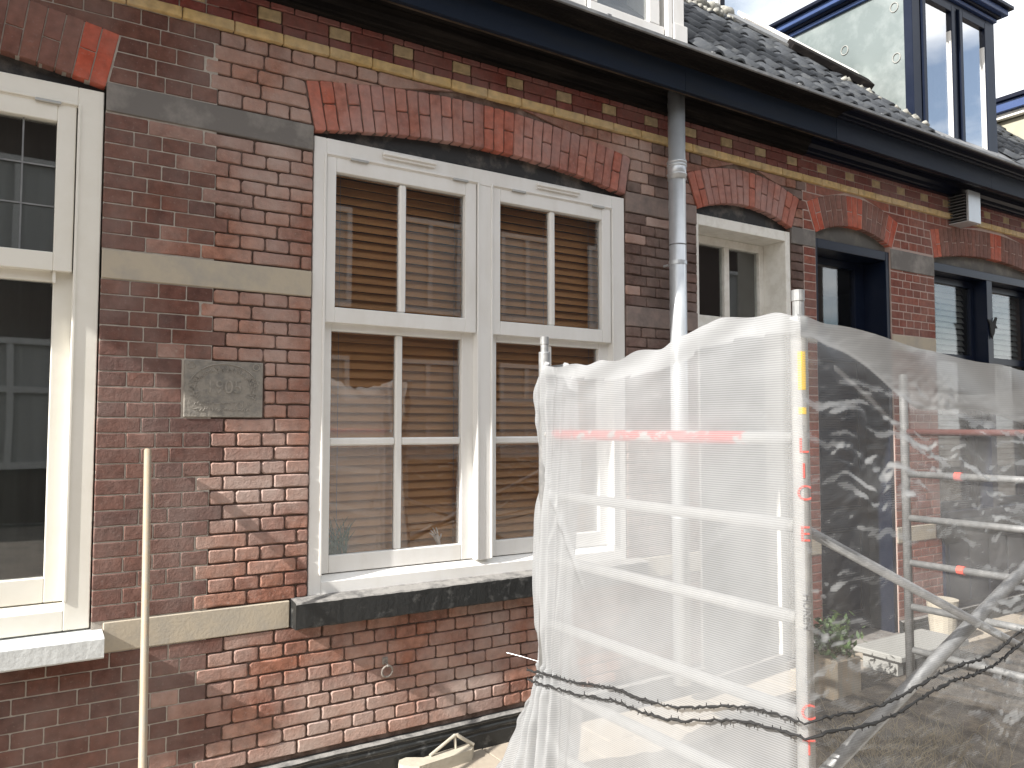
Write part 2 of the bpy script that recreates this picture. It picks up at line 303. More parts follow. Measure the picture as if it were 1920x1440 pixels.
# --- mortar / wall backing
def backing(hk, x0, x1, yf, m):
    mb = MB(); xs = sorted({x0, x1}|{v for o in OPEN for v in (o[0]-.003, o[1]+.003) if x0 < v < x1}); e = .003
    zs = [0, .80, 3.06, 3.62]
    for a, b in zip(xs, xs[1:]):
        cx = (a+b)/2; op = [o for o in OPEN if o[0]-.004 < cx < o[1]+.004]
        if not op: mb.box(a, b, yf, .30, -.2, 3.62)
        else:
            if op[0][2] > 0: mb.box(a, b, yf, .30, -.2, .80)
            # spandrel over the arch soffit, stepped along the arc
            k = [k for k in ARCH if abs(ARCH[k][0]-op[0][0]) < .1][0]; cxx, cz, r, t, an = arc(k); n = 24
            for i in range(n):
                u, w = a+(b-a)*i/n, a+(b-a)*(i+1)/n
                zz = min(cz+sqrt(max(0, (r+.004)**2-(q-cxx)**2)) for q in (u, w)); zz = max(cz+sqrt(max(0, (r+.004)**2-((u+w)/2-cxx)**2)), zz)
                mb.box(u, w, yf, .30, zz, 3.62)
    o = mb.build('wall', m, HOUSE[hk]); WALL[hk] = o
    return o
backing('L', -2.6, XL, .0032, M['m_left'])
backing('M', XL, XR, .012, M['m_mid'])
backing('R', XR, 10.5, .0025, M['m_right'])

# --- bricks
GAP = {'L': .005, 'M': .0075, 'R': .008}
def brick_shape(q, seed, rr, jit, y0=0., dep=.03, bev=.004):
    """q: four (x,z) corners ccw from lower left -> rounded slab, front at y0"""
    rn = random.Random(seed); out = []
    for i in range(4):
        p = Vector(q[i]); a = Vector(q[i-1]); b = Vector(q[(i+1) % 4]); la = (a-p).length; lb = (b-p).length
        k = rr*rn.uniform(.5, 1.5)
        out.append(p+(a-p)/la*min(k, la*.4)); out.append(p+(b-p)/lb*min(k, lb*.4))
        nrm = Vector(((b-p).y, -(b-p).x)).normalized()
        out.append(p.lerp(b, rn.uniform(.4, .6))+nrm*rn.uniform(-jit, jit))
    c = sum(out, Vector((0, 0)))/len(out); n = len(out); v = []
    rock = rn.uniform(-1, 1)*jit*.28; tilt = rn.uniform(-1, 1)*jit*.28
    w = max(abs(q[1][0]-q[0][0]), .05); h = max(abs(q[3][1]-q[0][1]), .05)
    for p in out:
        d = (c-p); l = d.length; s = p+d/l*bev*rn.uniform(1.1, 2.4)
        v.append((s.x, y0+rock*(p.x-c.x)/w*2+tilt*(p.y-c.y)/h*2+rn.uniform(-.10, .10)*jit, s.y))
    for p in out: v.append((p.x, y0+bev, p.y))
    for p in out: v.append((p.x, y0+dep, p.y))
    v.append((c.x, y0-jit*.05, c.y))
    f = [(i, (i+1) % n, 3*n) for i in range(n)]
    for k in (0, 1): f += [(k*n+i, (k+1)*n+i, (k+1)*n+(i+1) % n, k*n+(i+1) % n) for i in range(n)]
    return v, [t[::-1] for t in f] if False else f
STY = {'L': (.003, .0008, .0022), 'M': (.0058, .0028, .0036), 'R': (.0035, .001, .0025)}
BR = {'L': [], 'M': [], 'R': []}
CH = .0625
def put(x0, x1, z0, z1, house=None, xa=None, xb=None, m=None, tall=False):
    """one brick between x0..x1, z0..z1; xa/xb: slanted ends at the top"""
    hk = house or hid((x0+x1)/2); g = GAP[hk]/2
    x0t = x0 if xa is None else xa; x1t = x1 if xb is None else xb
    if x1-x0 < .022 and x1t-x0t < .022: return
    w = round(x1-x0, 4)
    std = xa is None and xb is None and abs((z1-z0)-CH) < 1e-6 and any(abs(w-s) < .0005 for s in (.1094, .2188, .1641))
    BR[hk].append(dict(q=[(x0+g, z0+g), (max(x1-g, x0+g+.012), z0+g), (max(x1t-g, x0t+g+.012), z1-g), (x0t+g, z1-g)], std=(w if std else None), m=m or wallmat(hk, (x0+x1)/2, (z0+z1)/2), w=w))
def wallmat(hk, x, z):
    if hk == 'L': return 'b_mid' if (x > .25 and z > 1.7 and R.random() < .22) or (x > .1 and z < .7 and R.random() < .12) else 'b_left'
    if hk == 'R': return 'b_right'
    if x > 2.78: return 'b_grey' if (z < 2.9 and (z < 2.2 or R.random() < .8 or x > 3.25)) or R.random() < .3 else 'b_mid'
    return 'b_mid'
H = .109375
def row(a, b, z0, z1, kind, off=0, ends=None):
    """fill a..b; kind 0 headers, 1 stretchers on the global grid; ends = slanted (xa,xb) at top"""
    if b-a < .03: return
    wdt = b-a; cuts = [a]
    if kind == 0:
        n = max(1, round(wdt/H)); cuts = [a+wdt*i/n for i in range(n+1)]
    else:
        x = a+.1641 if wdt > .3 else a+wdt*.5; cuts.append(x)
        if off and wdt > .5: x += H; cuts.append(x)
        while x < b-.27:
            if R.random() < .07 and b-x > .45: x += H
            else: x += 2*H
            cuts.append(x)
        if b-x > .24: cuts.append(x+(b-x)*.45)
        cuts.append(b)
    for i, (p, q) in enumerate(zip(cuts, cuts[1:])):
        if q-p < .02: continue
        put(p, q, z0, z1, xa=ends[0] if ends and i == 0 and ends[0] is not None else None, xb=ends[1] if ends and i == len(cuts)-2 and ends[1] is not None else None)
WX0, WX1 = -2.5, 10.4
PIERS = [(WX0, -1.91), (0, .875), (2.787, 3.385), (4.315, 4.583), (5.508, 6.127), (8.043, WX1)]
def sub(a, b, plq=None):
    return [(a, b)]
k = 0; z = .73-CH*9
rows = []
for i in range(9): rows.append((z+i*CH, z+(i+1)*CH))
for i, (a, b) in enumerate(rows):                                   # below the window sills
    kd = (i+1) % 2; off = (i//2) % 2
    # one continuous grid, cut at doors
    for (s, e) in ((WX0, 3.385), (4.315, 4.583), (5.508, WX1)): row(s, e, a, b, kd, off)
for (s, e) in ((WX0, -.005), (.80, 2.87), (6.05, 8.12)): None
PLQ = (.318, .662, 1.6675, 1.9175)
for i in range(22):
    a = 2.23-(i+1)*CH; b = a+CH; kd = 0 if i % 2 == 0 else 1; off = (i//2) % 2
    for (s, e) in PIERS:
        if s == 0 and a > PLQ[2]-.01 and b < PLQ[3]+.01:
            row(0, PLQ[0], a, b, kd, off)
            if kd == 0: row(PLQ[1], .875, a, b, 0, 0)
            else: put(PLQ[1], PLQ[1]+.052, a, b); put(PLQ[1]+.052, .875, a, b)
        else: row(s, e, a, b, kd, off)
for i in range(9):
    a = 2.355+i*CH; kd = 1 if i % 2 == 0 else 0
    if i == 8: kd = 1
    for (s, e) in PIERS: row(s, e, a, a+CH, kd, (i//2) % 2)
for i in range(5):                                                    # above the dark band, between the arches
    a = 3.045+i*.068; b = a+.068; kd = i % 2; ks = list(ARCH); segs0 = []; x = (WX0, WX0)
    for kk in ks+[None]:
        if kk is None: segs0.append((x[0], WX1, x[1], WX1)); break
        c0 = arch_cut(kk, a+.004); c1 = arch_cut(kk, min(b-.004, ARCH[kk][3]+ARCH[kk][4]-.004))
        if c0 is None: continue
        if c1 is None: c1 = c0
        segs0.append((x[0], c0[0]-.004, x[1], c1[0]-.004)); x = (c0[1]+.004, c1[1]+.004)
    for (a0, b0, a1, b1) in segs0:
        if b0 > a0+.02 or b1 > a1+.02:
            la, lb = a0, b0
            if lb-la < .03: continue
            row(la, lb, a, b, kd, 0, ends=(a1 if abs(a1-a0) > .001 else None, b1 if abs(b1-b0) > .001 else None))

def area(q):
    P = [proj(x, 0, zz) for x, zz in q]
    cx = sum(p[0] for p in P)/4; cy = sum(p[1] for p in P)/4
    A = abs(sum(P[i][0]*P[(i+1) % 4][1]-P[(i+1) % 4][0]*P[i][1] for i in range(4)))/2
    if not (-30 < cx < 1950 and -30 < cy < 1470): return -1
    if cx > 1030 and cy > 690: A *= .25
    return A
def emit(lst, style, parent, name, lim=300, y0=0., dep=.03, hkvar=14):
    """largest as objects with shared meshes, the rest joined"""
    rr, jit, bev = style
    for d in lst: d['A'] = area(d['q'])
    lst.sort(key=lambda d: -d['A']); cache = {}
    rest = {}
    for i, d in enumerate(lst):
        q = d['q']; ox, oz = q[0]
        if i < lim and d['A'] > 35:
            if d['std']:
                key = (d['std'], d['m'], R.randrange(hkvar))
                if key not in cache:
                    v, f = brick_shape([(x-ox, zz-oz) for x, zz in q], R.random(), rr, jit, y0, dep, bev)
                    me = bpy.data.meshes.new(name); me.from_pydata(v, [], f); me.materials.append(M[d['m']]); me.polygons.foreach_set('use_smooth', [i_ >= 12 for i_ in range(len(f))]); cache[key] = me
                me = cache[key]
            else:
                v, f = brick_shape([(x-ox, zz-oz) for x, zz in q], R.random(), rr, jit, y0, dep, bev)
                me = bpy.data.meshes.new(name); me.from_pydata(v, [], f); me.materials.append(M[d['m']]); me.polygons.foreach_set('use_smooth', [i_ >= 12 for i_ in range(len(f))])
            place(name, me, (ox, R.uniform(-1, 1)*jit*.7, oz), parent)
        else:
            rest.setdefault(d['m'], []).append(d)
    if rest:
        mb = MB(); ms = list(rest)
        for mi, mk in enumerate(ms):
            for d in rest[mk]:
                v, f = brick_shape(d['q'], R.random(), rr, jit, y0, dep, bev); mb.add(v, f, R.random(), mi)
        o = mb.build('remaining_'+name+'s', [M[m_] for m_ in ms], parent, rnd=True); o.data.polygons.foreach_set('use_smooth', [i_ % 36 >= 12 for i_ in range(len(mb.f))]); o['kind'] = 'stuff'
for hk in 'LMR': emit(BR[hk], STY[hk], WALL[hk], 'brick')

# --- arches
def arch(k, hk, mats, accents, n, parent):
    x0, x1, zs, zc, t = ARCH[k]; cx, cz, r, t, a = arc(k); st = STY[hk]; g = GAP[hk]*.42
    A = empty('window_arch' if k[0] == 'w' else 'door_arch', (0, 0, 0), HOUSE[hk]); lst = []
    def pt(ang, rad): return (cx+sin(ang)*rad, cz+cos(ang)*rad)
    for i in range(n):
        a0 = -a+2*a*i/n; a1 = -a+2*a*(i+1)/n; ga = g/r; jj = R.uniform(-.012, .012)
        sp = [(r, r+t)] if i % 2 == 0 else [(r, r+t*.5+jj-g), (r+t*.5+jj+g, r+t)]
        mk = ('b_red' if hk != 'M' else 'b_redm') if i in accents else mats
        for (ra, rb) in sp:
            lst.append(dict(q=[pt(a0+ga, ra), pt(a1-ga, ra), pt(a1-ga, rb), pt(a0+ga, rb)], std=None, m=mk, w=0))
    emit(lst, (st[0]*.8, st[1]*.9, st[2]*.9), A, 'arch_brick', y0=-.002, dep=.11)
    mb = MB(); m = 40                                                # mortar ring between the voussoirs
    for i in range(m):
        a0 = -a*1.0+2*a*i/m; a1 = -a*1.0+2*a*(i+1)/m
        P = [pt(a0, r+.007), pt(a1, r+.007), pt(a1, r+t-.003), pt(a0, r+t-.003)]; yf = {'L': .0028, 'M': .008, 'R': .0018}[hk]
        v = [(x, yf, zz) for x, zz in P]+[(x, .12, zz) for x, zz in P]
        mb.add(v, [(0, 1, 2, 3), (0, 4, 5, 1), (1, 5, 6, 2), (2, 6, 7, 3), (3, 7, 4, 0)])
    mb.build('arch_mortar', M['m_left' if hk == 'L' else 'm_mid' if hk == 'M' else 'm_right'], A)
    return A
arch('w1', 'L', 'b_brown', {30, 29}, 31, None)
arch('w2', 'M', 'b_arch', {0, 1, 15, 16, 17, 29}, 31, None)
arch('d1', 'M', 'b_arch', {0, 1, 9, 15, 16}, 17, None)
arch('d2', 'R', 'b_brown', {0, 1, 7, 8, 9, 15, 16}, 17, None)
arch('w3', 'R', 'b_brown', {0, 1, 15, 16, 17, 29, 30}, 31, None)

# --- string course of long yellow bricks, frieze above
P_ = .2182
for hk, (xa, xb) in {'L': (WX0, XL), 'M': (XL, XR), 'R': (XR, WX1)}.items():
    sc = empty('string_course', (0, 0, 0), HOUSE[hk]); ls = []
    n0 = math.ceil((xa-.0655)/P_-1e-6)
    x = .0655+n0*P_-P_*(1 if .0655+n0*P_-P_/2 > xa else 0)
    while x+P_/2 < xb+1e-6:
        if x+P_/2 >= xa: ls.append(dict(q=[(x+.002, 3.387), (x+P_-.002, 3.387), (x+P_-.002, 3.433), (x+.002, 3.433)], std=None, m='b_yellow', w=P_))
        x += P_
    emit(ls, (.0025, .0010, .003), sc, 'yellow_brick', y0=-.019, dep=.05)
    fz = empty('frieze', (0, 0, 0), HOUSE[hk]); ls = []; g = .003
    b0 = .995-.054
    def inside(u, w): return xa <= (u+w)/2 < xb
    i0 = int((xa-b0)/.3345)-2; i1 = int((xb-b0)/.3345)+2
    for i in range(i0, i1):
        u = b0+i*.3345
        if inside(u, u+.11): ls.append(dict(q=[(u+g, 3.488), (u+.108-g, 3.488), (u+.108-g, 3.543), (u+g, 3.543)], std=None, m='b_pale', w=0))
        if inside(u+.11, u+.3345): ls.append(dict(q=[(u+.11+g, 3.488), (u+.3325-g, 3.488), (u+.3325-g, 3.543), (u+.11+g, 3.543)], std=None, m='b_frieze', w=0))
        for j in range(3):
            for (za, zb, o) in ((3.436, 3.482, 0), (3.549, 3.60, .055)):
                v0 = u+j*.1115+o
                if inside(v0, v0+.11): ls.append(dict(q=[(v0+g, za), (v0+.1115-g, za), (v0+.1115-g, zb), (v0+g, zb)], std=None, m='b_frieze', w=0))
    emit(ls, (.003, .0012, .003), fz, 'frieze_brick', y0=-.002, dep=.03)

# --- stone bands
def band(hk, x0, x1, z0, z1, m, y=-.004):
    MB().box(x0, x1, y, .05, z0, z1, .004).build('stone_band', M[m], HOUSE[hk], smooth=False)
for (s, e) in ((WX0, -1.912), ): 
    for z0, z1, m in ((2.923, 3.042, 'stone_dark'), (2.232, 2.352, 'stone'), (.732, .852, 'stone')): band('L', s, e-.002, z0, z1, m)
band('M', .003, .872, 2.9225, 3.0415, 'stone_dark')
band('M', .003, .872, 2.2315, 2.3515, 'stone')
band('M', .044, .792, .7315, .8515, 'stone')
band('M', 2.79, 3.382, 2.85, 2.976, 'stone_pink') if False else band('M', 2.79, 3.382, 2.922, 3.042, 'stone_pink')
band('M', 2.79, 3.382, 2.232, 2.352, 'stone_pink'); band('M', 2.875, 3.382, .732, .852, 'stone')
band('R', 4.318, 4.580, 2.922, 3.042, 'stone_dark'); band('R', 4.318, 4.580, 2.232, 2.352, 'stone'); band('R', 4.318, 4.58, .732, .852, 'stone')
band('R', 5.512, 6.124, 2.87, 3.03, 'stone_dark', -.006); band('R', 5.512, 6.124, 2.232, 2.352, 'stone'); band('R', 5.512, 6.04, .732, .852, 'stone')
band('R', 8.05, WX1, 2.922, 3.042, 'stone_dark'); band('R', 8.05, WX1, 2.232, 2.352, 'stone')

# --- plinth (black, moulded) per house
def plinth(hk, x0, x1):
    pr = [(.05, -.1), (-.035, -.1), (-.035, .072), (-.029, .078), (-.029, .090), (-.036, .094), (-.036, .104), (-.024, .110), (-.024, .122), (-.030, .127), (-.030, .137), (-.006, .146), (.05, .146)]
    n = max(2, int((x1-x0)/.03)); v = []; f = []; mi = []; m = len(pr)
    for i in range(n+1):
        x = x0+(x1-x0)*i/n
        for (y, zz) in pr:
            j = noise.noise(Vector((x*14, y*20, zz*30)))*.0022 if y < .04 else 0
            v.append((x, y+j, zz+j))
    mb = MB()
    for i in range(n):
        for k_ in range(m-1):
            a = i*m+k_; mb.f.append((a, a+1, a+m+1, a+m)); mb.r.append(0); mb.m.append(1 if k_ in (4, 8, 10) else 0)
    mb.v = v; mb.f += [tuple(range(m))[::-1], tuple(n*m+q for q in range(m))]; mb.r += [0, 0]; mb.m += [0, 0]
    mb.build('plinth', [M['black_stone'], M['dusty_edge']], HOUSE[hk])
plinth('L', WX0, XL); plinth('M', XL+.002, 3.384); plinth('R', 5.509, WX1); plinth('R', 4.45, 4.582); plinth('M', 4.317, 4.448)

# --- sills
def sill(hk, x0, x1, z0, z1, y, m, me_, par=None):
    n = max(3, int((x1-x0)/.02)); mb = MB(); pr = [(.06, z0), (y+.004, z0), (y, z0+.006), (y, z1-.022), (y+.005, z1-.016), (.06, z1)]; k_ = len(pr)
    for i in range(n+1):
        x = x0+(x1-x0)*i/n
        for q, (yy, zz) in enumerate(pr):
            j = noise.noise(Vector((x*22, q*3.1, 1)))*(.003 if hk == 'M' else .0008) if q in (1, 2, 3, 4) else 0
            mb.v.append((x, yy+j, zz+(j if q != 5 else 0)))
    for i in range(n):
        for q in range(k_):
            a, b = i*k_+q, i*k_+(q+1) % k_; mb.f.append((a, b, b+k_, a+k_)); mb.r.append(0); mb.m.append(1 if q in (3, 4) else 0)
    mb.f += [tuple(range(k_))[::-1], tuple(n*k_+q for q in range(k_))]; mb.r += [0, 0]; mb.m += [0, 0]
    return mb.build('window_sill', [M[m], M[me_]], HOUSE[hk])
sill('L', -1.96, .041, .735, .832, -.098, 'sill_white', 'sill_white')
tag(sill('M', .797, 2.87, .735, .866, -.08, 'black_stone', 'dusty_edge'), 'black painted sill with dusty chipped edges')
sill('R', 6.06, 8.12, .735, .866, -.08, 'black_stone', 'black_stone')

# --- windows
def ring4(mb, x0, x1, z0, z1, l, r_, b, t, y0, y1, c=.003):
    """rectangular frame of four butted bars"""
    mb.box(x0, x0+l, y0, y1, z0, z1, c); mb.box(x1-r_, x1, y0, y1, z0, z1, c)
    mb.box(x0+l, x1-r_, y0+.0006, y1, z0, z0+b, c); mb.box(x0+l, x1-r_, y0+.0006, y1, z1-t, z1, c)
def pane(par, x0, x1, z0, z1, y, m='glass'):
    MB().box(x0, x1, y, y+.005, z0, z1).build('pane', M[m], par)
def sashes(W_, xl, xr, x_in0, x_in1, paint, bars=True, yo=0.):
    """upper top-hung sash proud of a lower sash, x: sash, x_in: glass"""
    # upper
    mb = MB(); ring4(mb, xl, xr, 2.122 if bars else 2.245, 2.918, x_in0-xl, xr-x_in1, .074, .072, yo+.004, yo+.05)
    mb.box(x_in0-.011, x_in0-.0003, yo+.016, yo+.045, 2.2, 2.842); mb.box(x_in1+.0003, x_in1+.011, yo+.016, yo+.045, 2.2, 2.842)
    mb.build('upper_sash', M[paint], W_)
    zb = 2.122+.074 if bars else 2.319
    if bars:
        xm = (x_in0+x_in1)/2; MB().box(xm-.018, xm+.018, yo+.012, yo+.05, zb, 2.846, .008).build('glazing_bar', M[paint], W_)
        pane(W_, x_in0, xm-.018, zb, 2.846, yo+.034); pane(W_, xm+.018, x_in1, zb, 2.846, yo+.034)
    else: pane(W_, x_in0, x_in1, zb, 2.846, yo+.034)
    # lower
    zt = 2.14 if bars else 2.262
    a0, a1 = (x_in0+.0, x_in1+.004); zi = 1.024 if bars else 1.04; zl = .943
    mb = MB(); ring4(mb, xl+.008, xr+.014, zl, zt, a0-xl-.008, xr+.014-a1, zi-zl, zt-2.088 if bars else zt-2.206, yo+.045, yo+.085)
    mb.build('lower_sash', M[paint], W_)
    zz = 2.088 if bars else 2.206
    if bars:
        xm = (a0+a1)/2+.001; MB().box(xm-.018, xm+.018, yo+.051, yo+.085, zi, zz, .007).build('glazing_bar', M[paint], W_)
        MB().box(a0, xm-.0185, yo+.053, yo+.085, 1.54, 1.577, .007).build('glazing_bar', M[paint], W_)
        MB().box(xm+.0185, a1, yo+.053, yo+.085, 1.54, 1.577, .007).build('glazing_bar', M[paint], W_)
        for (u, w) in ((a0, xm-.018), (xm+.018, a1)):
            pane(W_, u, w, zi, 1.54, yo+.07); pane(W_, u, w, 1.577, zz, yo+.07)
    else: pane(W_, a0, a1, zi, zz, yo+.07)
def big_window(hk, x0, x1, paint, bars, jl, jr, mull, ztop=3.0, hinge=True):
    W_ = empty('window', (0, 0, 0), HOUSE[hk]); yo = .010
    xm0, xm1 = mull; mb = MB()
    mb.box(x0, x0+jl, yo, .12, .835, ztop, .003); mb.box(x1-jr, x1, yo, .12, .835, ztop, .003)
    mb.box(xm0, xm1, yo+.001, .12, .94, ztop-.086, .003)
    mb.box(x0+jl, x1-jr, yo+.0005, .12, ztop-.085, ztop, .003)
    mb.box(x0+jl, x1-jr, yo+.0005, .12, .835, .915, .003)
    mb.add([(x0+jl, yo+.012, .9145), (x1-jr, yo+.012, .9145), (x1-jr, .06, .938), (x0+jl, .06, .938), (x0+jl, .12, .938), (x1-jr, .12, .938)], [(0, 1, 2, 3), (3, 2, 5, 4)])
    # beads round each light
    for (u, w) in ((x0+jl, xm0), (xm1, x1-jr)):
        mb.box(u-.010, u+.0005, yo-.006, yo+.01, .945, 2.93, .002); mb.box(w-.0005, w+.010, yo-.006, yo+.01, .945, 2.93, .002); mb.box(u+.001, w-.001, yo-.006, yo+.01, 2.921, 2.932, .002)
    mb.build('frame', M[paint], W_)
    for (u, w) in ((x0+jl, xm0), (xm1, x1-jr)):
        sashes(W_, u+.004, w-.005, u+.051, w-.071, paint, bars, yo)
        if hinge:
            for hx in (u+.12, w-.15): MB().box(hx, hx+.09, yo-.009, yo+.004, 2.912, 2.924, .002).build('hinge', M['brass'], W_)
            if bars: MB().box(u+.28, u+.575, yo-.024, yo, 2.966, 2.986, .003).box(u+.285, u+.57, yo-.014, yo, 2.954, 2.967, .001).build('vent_grille', M[paint], W_)
    MB().box(x0-.02, x1+.02, .045, .07, ztop+.001, 3.16).build('tympanum_board', M['panel'], W_)
    return W_
W2 = big_window('M', .8785, 2.7835, 'white', True, .061, .096, (1.768, 1.862))
W1 = big_window('L', -1.9085, -.0035, 'cream', False, .094, .092, (-1.0, -.906))
for o in list(W1.children):
    if o.name.startswith('pane') and max(v.co.z for v in o.data.vertices) > 2.5:      # lead cames on the upper lights
        xs = [v.co.x for v in o.data.vertices]; a, b = min(xs), max(xs); mb = MB(); yy = .041
        x = b-.114
        while x > a+.03: mb.box(x-.003, x+.003, yy-.004, yy, 2.32, 2.845); x -= .2
        for zz in (2.667, 2.505): mb.box(a, b, yy-.0045, yy-.0004, zz-.003, zz+.003)
        mb.build('lead_came', M['lead'], W1)
# navy window on the right
def navy_window():
    W_ = empty('window', (0, 0, 0), HR); mb = MB(); x0, x1 = 6.132, 8.038; y = .012
    mb.box(x0, x0+.02, y, .2, .85, 3.0, .003); mb.box(x1-.06, x1, y, .2, .85, 3.0, .003); mb.box(x0+.02, x1-.06, y+.001, .2, 2.93, 3.0, .003); mb.box(x0+.02, x1-.06, y+.001, .2, .85, .93, .003)
    mb.box(6.99, 7.085, y+.002, .2, .93, 2.93, .003); mb.build('frame', M['navy'], W_)
    for (u, w) in ((x0+.02, 6.99), (7.085, x1-.06)):
        mb = MB(); ring4(mb, u+.001, w-.001, .932, 2.928, .05, .05, .06, .06, .13, .17); mb.box(u+.05, w-.05, .131, .17, 2.20, 2.262, .003); mb.build('sash', M['navy'], W_)
        pane(W_, u+.05, w-.05, 2.262, 2.868, .15, 'glass_refl'); pane(W_, u+.05, w-.05, .992, 2.20, .15, 'glass_refl')
    MB().box(x0-.02, x1+.02, .05, .07, 3.001, 3.17).build('tympanum_board', M['panel_grey'], W_)
navy_window()
ap = MB().box(6.132, 8.038, -.022, .01, .15, .733, .003)
for i in range(6): ap.box(6.18+i*.312, 6.44+i*.312, -.030, -.0225, .20, .68, .004)
ap.build('window_apron', M['navy'], HR)
# doors
def door(hk, x0, x1, paint, leafm, jl, jr, panes, rec, tyM, ztop=3.0, head=.07):
    D = empty('door', (0, 0, 0), HOUSE[hk]); y = .010; mb = MB()
    mb.box(x0, x0+jl, y, rec+.07, 0, ztop, .003); mb.box(x1-jr, x1, y, rec+.07, 0, ztop, .003); mb.box(x0+jl, x1-jr, y+.001, rec+.07, ztop-head, ztop, .003)
    a, b = x0+jl, x1-jr
    mb.box(a+.0005, b-.0005, rec-.02, rec+.07, 2.29, 2.32, .003)
    mb.build('frame', M[paint], D)
    mb = MB(); zt0, zt1 = 2.385, 2.875; ring4(mb, a+.001, b-.001, 2.321, ztop-head-.001, panes[0][0]-a, b-panes[-1][1], zt0-2.321, ztop-head-zt1, rec, rec+.05)
    if len(panes) > 1: mb.box(panes[0][1], panes[1][0], rec+.001, rec+.05, zt0, zt1, .004)
    mb.build('transom_light', M[paint], D)
    for (u, w) in panes: pane(D, u, w, zt0, zt1, rec+.025, 'glass_refl')
    mb = MB(); mb.box(a+.003, b-.003, rec+.005, rec+.05, .06, 2.288, .003); lf = mb.build('door_leaf', M[leafm], D)
    for (u, w, p, q) in ((a+.10, b-.10, .2, .85), (a+.10, b-.10, 1.0, 2.15)):
        mb = MB(); ring4(mb, u, w, p, q, .02, .02, .02, .02, rec-.008, rec+.006, .004); mb.build('panel_moulding', M[leafm], lf)
    MB().tube([(a+.07, rec+.0, 1.05), (a+.07, rec-.05, 1.05), (a+.17, rec-.05, 1.05)], .009, 8).build('handle', M['brass'], lf)
    MB().box(x0+.001, x1-.001, -.03, rec+.06, -.02, .058, .006).build('doorstep', M['stone_dark'], D)
    MB().box(x0-.02, x1+.02, .045, .07, ztop+.001, 3.17).build('tympanum_board', M[tyM], D)
    return D
door('M', 3.388, 4.311, 'oldwhite', 'doorgrey', .022, .05, [(3.47, 3.855), (3.905, 4.215)], .20, 'panel')
door('R', 4.586, 5.504, 'navy', 'navy', .03, .045, [(4.66, 5.34)], .20, 'panel_grey', head=.07)

# dark rooms behind the glass
def room(hk, x0, x1, z0, z1, d=2.4, y0=.305):
    mb = MB(); y1 = y0+d
    mb.add([(x0, y0, z0), (x1, y0, z0), (x1, y0, z1), (x0, y0, z1), (x0, y1, z0), (x1, y1, z0), (x1, y1, z1), (x0, y1, z1)], [(4, 5, 6, 7), (0, 4, 7, 3), (1, 2, 6, 5), (3, 7, 6, 2), (0, 1, 5, 4)])
    mb.build('room_interior', M['dark'], HOUSE[hk])
room('L', -2.3, .30, .3, 3.3); room('M', .62, 4.40, 0, 3.3); room('R', 4.5, 8.6, 0, 3.3)

# dark drape added behind the left window to darken its glass
mb = MB(); nn = 120
for i in range(nn+1):
    x = -1.84+1.78*i/nn; y = .24+.004*sin(i*1.1)+.002*sin(i*2.7); mb.v += [(x, y, .95), (x, y, 2.95)]
mb.f = [(2*i, 2*i+2, 2*i+3, 2*i+1) for i in range(nn)]; mb.r = [0]*nn; mb.m = [0]*nn
tag(mb.build('backdrop', M['smoky_backdrop'], None, smooth=True), 'dark grey-green curtain added behind the cream left window to make its glass smoky', 'backdrop')
# --- blinds
def blind(x0, x1, z0, z1, y, n, m, label, tilt=58, w=.05, group=None):
    B = thing('venetian_blind', label, 'blind', group); t = radians(tilt); c, s = cos(t)*w/2, sin(t)*w/2
    mb = MB(); mb.add([(0, -c, -s), (x1-x0, -c, -s), (x1-x0, c, s), (0, c, s), (0, -c+.002, -s-.002), (x1-x0, -c+.002, -s-.002), (x1-x0, c+.002, s-.002), (0, c+.002, s-.002)],
                      [(0, 1, 2, 3), (4, 7, 6, 5), (0, 4, 5, 1), (2, 6, 7, 3), (0, 3, 7, 4), (1, 5, 6, 2)])
    o0 = mb.build('slat', M[m], B); o0.location = (x0, y, z0)
    for i in range(1, n):
        o = o0.copy(); COL.objects.link(o); o.location = (x0+R.uniform(-.001, .001), y, z0+(z1-z0)*i/(n-1)+R.uniform(-.0012, .0012)); o.rotation_euler = (R.uniform(-.05, .05), R.uniform(-.001, .001), 0)
    mb = MB()
    for q in (.12, .5, .88): mb.tube([(x0+(x1-x0)*q, y-.028, z0-.02), (x0+(x1-x0)*q, y-.028, z1)], .0012, 5)
    mb.build('blind_cord', M['ink_grey'], B)
    return B
blind(.95, 1.79, .99, 2.93, .15, 46, 'blind', 'orange-brown wooden venetian blind in the left light of the white window', group='wooden venetian blinds in the white window')
blind(1.84, 2.70, .99, 2.93, .15, 46, 'blind', 'orange-brown wooden venetian blind in the right light of the white window, half behind netting', group='wooden venetian blinds in the white window')
blind(6.17, 6.99, 1.3, 2.95, .23, 33, 'greyblind', 'grey blind in the left light of the navy window', tilt=62, group='grey blinds in the navy window')
blind(7.1, 7.97, 1.3, 2.95, .23, 33, 'greyblind', 'grey blind in the right light of the navy window', tilt=62, group='grey blinds in the navy window')

